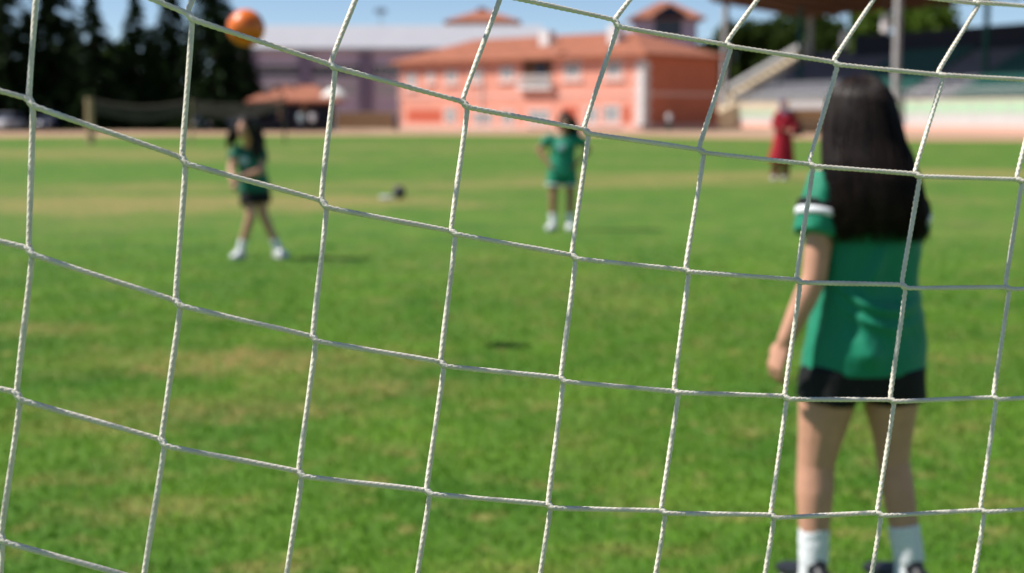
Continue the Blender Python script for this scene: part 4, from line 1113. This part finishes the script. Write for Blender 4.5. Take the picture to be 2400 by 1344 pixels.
def fill(rows, cols):
    todo = [(r, c) for r in rows for c in cols if (r, c) not in K]
    while todo:
        done = {}
        for r, c in todo:
            est = [K[(r + a, c)] + K[(r, c + b)] - K[(r + a, c + b)] for a in (-1, 1) for b in (-1, 1) if all(q in K for q in ((r + a, c), (r, c + b), (r + a, c + b)))]
            if est: done[(r, c)] = sum(est, Vector()) / len(est)
        if not done: break
        K.update(done); todo = [q for q in todo if q not in K]
fill(range(-2, 5), range(0, 9))
# sideways: carry the mesh on to the goal's sides
C0, C1 = -15, 24
for side in (-1, 1):
    c = 0 if side < 0 else 8
    st = {r: K[(r, c)] - K[(r, c - side)] for r in range(-2, 5)}
    mean = sum(st.values(), Vector()) / 7
    for n in range(1, (-C0 if side < 0 else C1 - 8) + 1):
        for r in range(-2, 5):
            w = max(0, 1 - n / 5); d = st[r] * w + mean * (1 - w); d.z *= max(0, 1 - n / 4)
            d = d.normalized() * MESH
            K[(r, c + side * n)] = K[(r, c + side * (n - 1))] + d
# downwards to the grass
RB = 4
for c in range(C0, C1 + 1):
    r = 4; d = (K[(4, c)] - K[(3, c)])
    while K[(r, c)].z > .13:
        d = (d * .6 + Vector((0, 0, -MESH)) * .4).normalized() * MESH * .985
        K[(r + 1, c)] = K[(r, c)] + d; r += 1
    RB = max(RB, r)
# upwards and forwards to the crossbar
dirn = (K[(0, C1)] - K[(0, C0)]); dirn.z = 0; dirn.normalize()
fwd = Vector((-dirn.y, dirn.x, 0))
mid_top = K[(-2, 4)]
BAR_C = Vector((mid_top.x, mid_top.y, 2.12)) + fwd * 1.15 + dirn * .25
NUP = 10
for c in range(C0, C1 + 1):
    p0 = K[(-2, c)]; tan = (K[(-2, c)] - K[(-1, c)]) * 5
    p1 = BAR_C + dirn * (c - 4.5) * MESH * 1.0 + Vector((0, 0, -.06))
    for n in range(1, NUP + 1):
        t = n / NUP; h1 = 2 * t ** 3 - 3 * t ** 2 + 1; h2 = t ** 3 - 2 * t ** 2 + t; h3 = 1 - h1
        K[(-2 - n, c)] = p0 * h1 + tan * h2 + p1 * h3 + Vector((0, 0, -.10 * math.sin(math.pi * t))) + Vector((.02 * math.sin(c * 1.7 + n * 2.3), .035 * math.sin(c * .9 + n * 1.1) , .030 * math.sin(c * 1.25 + n * 2.9 + 1) + .02 * math.sin(c * .55 - n))) * math.sin(math.pi * min(1, t * 1.02)) ** .5  # waves added to the unseen roof net to break up its shadows
RT = -2 - NUP
vd = (KB[(2, 4)] - KA[(2, 4)]) / 2        # every knot is a short slanting splice
for k in K:
    if k not in KA: KA[k] = K[k] - vd * .9; KB[k] = K[k] + vd * .9

RAD = .00226
def cord(pts, name, parent, fine):
    """braided cord along a chain of points, in world space"""
    P = np.array([tuple(p) for p in pts]); n = len(P)
    # rounded path: Catmull-Rom with low tension, sampled evenly
    out = []; step = .0008 if fine else .02
    for i in range(n - 1):
        p0, p1, p2, p3 = P[max(i - 1, 0)], P[i], P[i + 1], P[min(i + 2, n - 1)]
        L = np.linalg.norm(p2 - p1); m = max(2, int(L / step))
        l0 = max(np.linalg.norm(p1 - p0), 1e-6); l3 = max(np.linalg.norm(p3 - p2), 1e-6)
        # tangents limited to the shorter neighbour so long sides stay straight
        def tg(a, b, c, la, lb):
            d = (b - a) / la + (c - b) / lb; nn = np.linalg.norm(d)
            return d / max(nn, 1e-6) * min(la, lb, L)
        t1 = tg(p0, p1, p2, l0, L) if i > 0 else (p2 - p1)
        t2 = tg(p1, p2, p3, L, l3) if i < n - 2 else (p2 - p1)
        t = np.linspace(0, 1, m, endpoint=False)[:, None]
        out.append((2 * t**3 - 3 * t**2 + 1) * p1 + (t**3 - 2 * t**2 + t) * t1 + (-2 * t**3 + 3 * t**2) * p2 + (t**3 - t**2) * t2)
    out.append(P[-1:]); Q = np.concatenate(out)
    T = np.gradient(Q, axis=0); T /= np.linalg.norm(T, axis=1)[:, None]
    u = np.cross(T, np.array([0.31, .95, .02])); u /= np.linalg.norm(u, axis=1)[:, None]; w = np.cross(T, u)
    s = np.concatenate([[0], np.cumsum(np.linalg.norm(np.diff(Q, axis=0), axis=1))])[:, None]
    seg = 16 if fine else 6
    th = np.linspace(0, 2 * math.pi, seg, endpoint=False)[None, :]
    r = np.full((len(Q), seg), RAD)
    if fine:
        k1 = 2 * math.pi * s / .0062
        a, b = np.cos(3 * th + k1), np.cos(3 * th - k1)
        wob = .05 * np.sin(s * 41 + len(Q)) + .035 * np.sin(s * 97 + 2.1 * len(Q))
        r = RAD * (.985 + .085 * np.maximum(a, b) + .06 * (a + b) / 2 + wob)
    V = Q[:, None, :] + u[:, None, :] * (r * np.cos(th))[:, :, None] + w[:, None, :] * (r * np.sin(th))[:, :, None]
    m = len(Q); I = np.arange(m - 1)[:, None] * seg + np.arange(seg)[None, :]; J_ = np.arange(m - 1)[:, None] * seg + (np.arange(seg)[None, :] + 1) % seg
    q = np.stack([I, J_, J_ + seg, I + seg], 2).reshape(-1, 4)
    me = bpy.data.meshes.new(name)
    me.vertices.add(m * seg); me.vertices.foreach_set('co', V.reshape(-1))
    me.loops.add(q.size); me.loops.foreach_set('vertex_index', q.reshape(-1).astype(np.int32))
    me.polygons.add(len(q)); me.polygons.foreach_set('loop_start', (np.arange(len(q)) * 4).astype(np.int32))
    me.update(calc_edges=True)
    me.polygons.foreach_set('use_smooth', [True] * len(q))
    me.materials.append(M['cord'])
    return link(name, me, parent)
net = thing('goal_net', 'off white braided goal net hanging close in front of the camera', 'net')
def line(keys, name):
    """split a row or column into the stretch in view (fine braid) and the rest"""
    keys = [k for k in keys if k in K]
    pts = []; sg = 1 if name == 'vertical_cord' else -1
    for k in keys:
        d = (KB[k] - KA[k]).normalized(); o = d.cross(Vector((0, 1, 0))).normalized() * RAD * .75 * sg
        if o.z * sg < 0: o = -o
        dv = Vector((0, RAD * .45 * sg, 0))
        pts += [KA[k] + o + dv, KB[k] - o + dv]
    isf = [(-3 <= k[0] <= 4 and -1 <= k[1] <= 9) for k in keys]
    if any(isf):
        a = isf.index(True); b = len(isf) - 1 - isf[::-1].index(True)
        cord(pts[2 * a:2 * b + 2], name, net, True)
        if a > 0: cord(pts[:2 * a + 1], name, net, False)
        if b < len(isf) - 1: cord(pts[2 * b + 1:], name, net, False)
    else: cord(pts, name, net, False)
for r in range(RT, RB + 1): line([(r, c) for c in range(C0, C1 + 1)], 'horizontal_cord')
for c in range(C0, C1 + 1): line([(r, c) for r in range(RT, RB + 1)], 'vertical_cord')
for r in range(-2, 5):       # the spliced crossings
    for c in range(0, 9):
        a, b = KA[(r, c)], KB[(r, c)]
        d = (b - a).normalized(); vw = Vector((0, 1, 0)); sidev = d.cross(vw).normalized()
        nseg, nr = 16, 26; vs = []
        for i in range(nr + 1):
            t = i / nr; p = a.lerp(b, t * 1.3 - .15); e = max(0.02, math.sin(math.pi * min(max(t, 0), 1))) ** .7
            for j in range(nseg):
                th = 2 * math.pi * j / nseg
                q = 1 + .10 * max(math.cos(4 * th + t * 11), math.cos(4 * th - t * 11))
                vs.append(p + sidev * math.cos(th) * RAD * 1.38 * e * q + vw * math.sin(th) * RAD * 1.2 * e * q)
        fs = [(i * nseg + j, i * nseg + (j + 1) % nseg, (i + 1) * nseg + (j + 1) % nseg, (i + 1) * nseg + j) for i in range(nr) for j in range(nseg)]
        MB().add(vs, fs).build('knot', M['cord'], net, True)

# goal frame the net hangs on (outside the picture)
eL, eR = BAR_C + dirn * (C0 - 5.3) * MESH, BAR_C + dirn * (C1 - 3.7) * MESH
gf = thing('football_goal', 'white tubular goal frame that carries the net', 'goal', (eL.x, eL.y, 0))
o0 = Vector((eL.x, eL.y, 0))
MB().tube([eL - o0, eR - o0], [.045, .045], seg=16).build('crossbar', M['steel'], gf, True)
gl, gr = K[(RB - 1, C0)] if (RB - 1, C0) in K else K[(4, C0)], K[(RB - 1, C1)] if (RB - 1, C1) in K else K[(4, C1)]
for e, g in ((eL, gl), (eR, gr)):
    MB().tube([Vector((e.x, e.y, 0)) - o0, e - o0], [.045, .045], seg=16).build('post', M['steel'], gf, True)
    gg = Vector((g.x, g.y, .03)) - o0
    MB().tube([e - o0, gg], [.022, .022], seg=10).build('stay', M['steel'], gf, True)
    MB().tube([Vector((e.x, e.y, .03)) - o0, gg], [.022, .022], seg=10).build('ground_bar', M['steel'], gf, True)
MB().tube([Vector((gl.x, gl.y, .03)) - o0, Vector((gr.x, gr.y, .03)) - o0], [.022, .022], seg=10).build('ground_bar', M['steel'], gf, True)
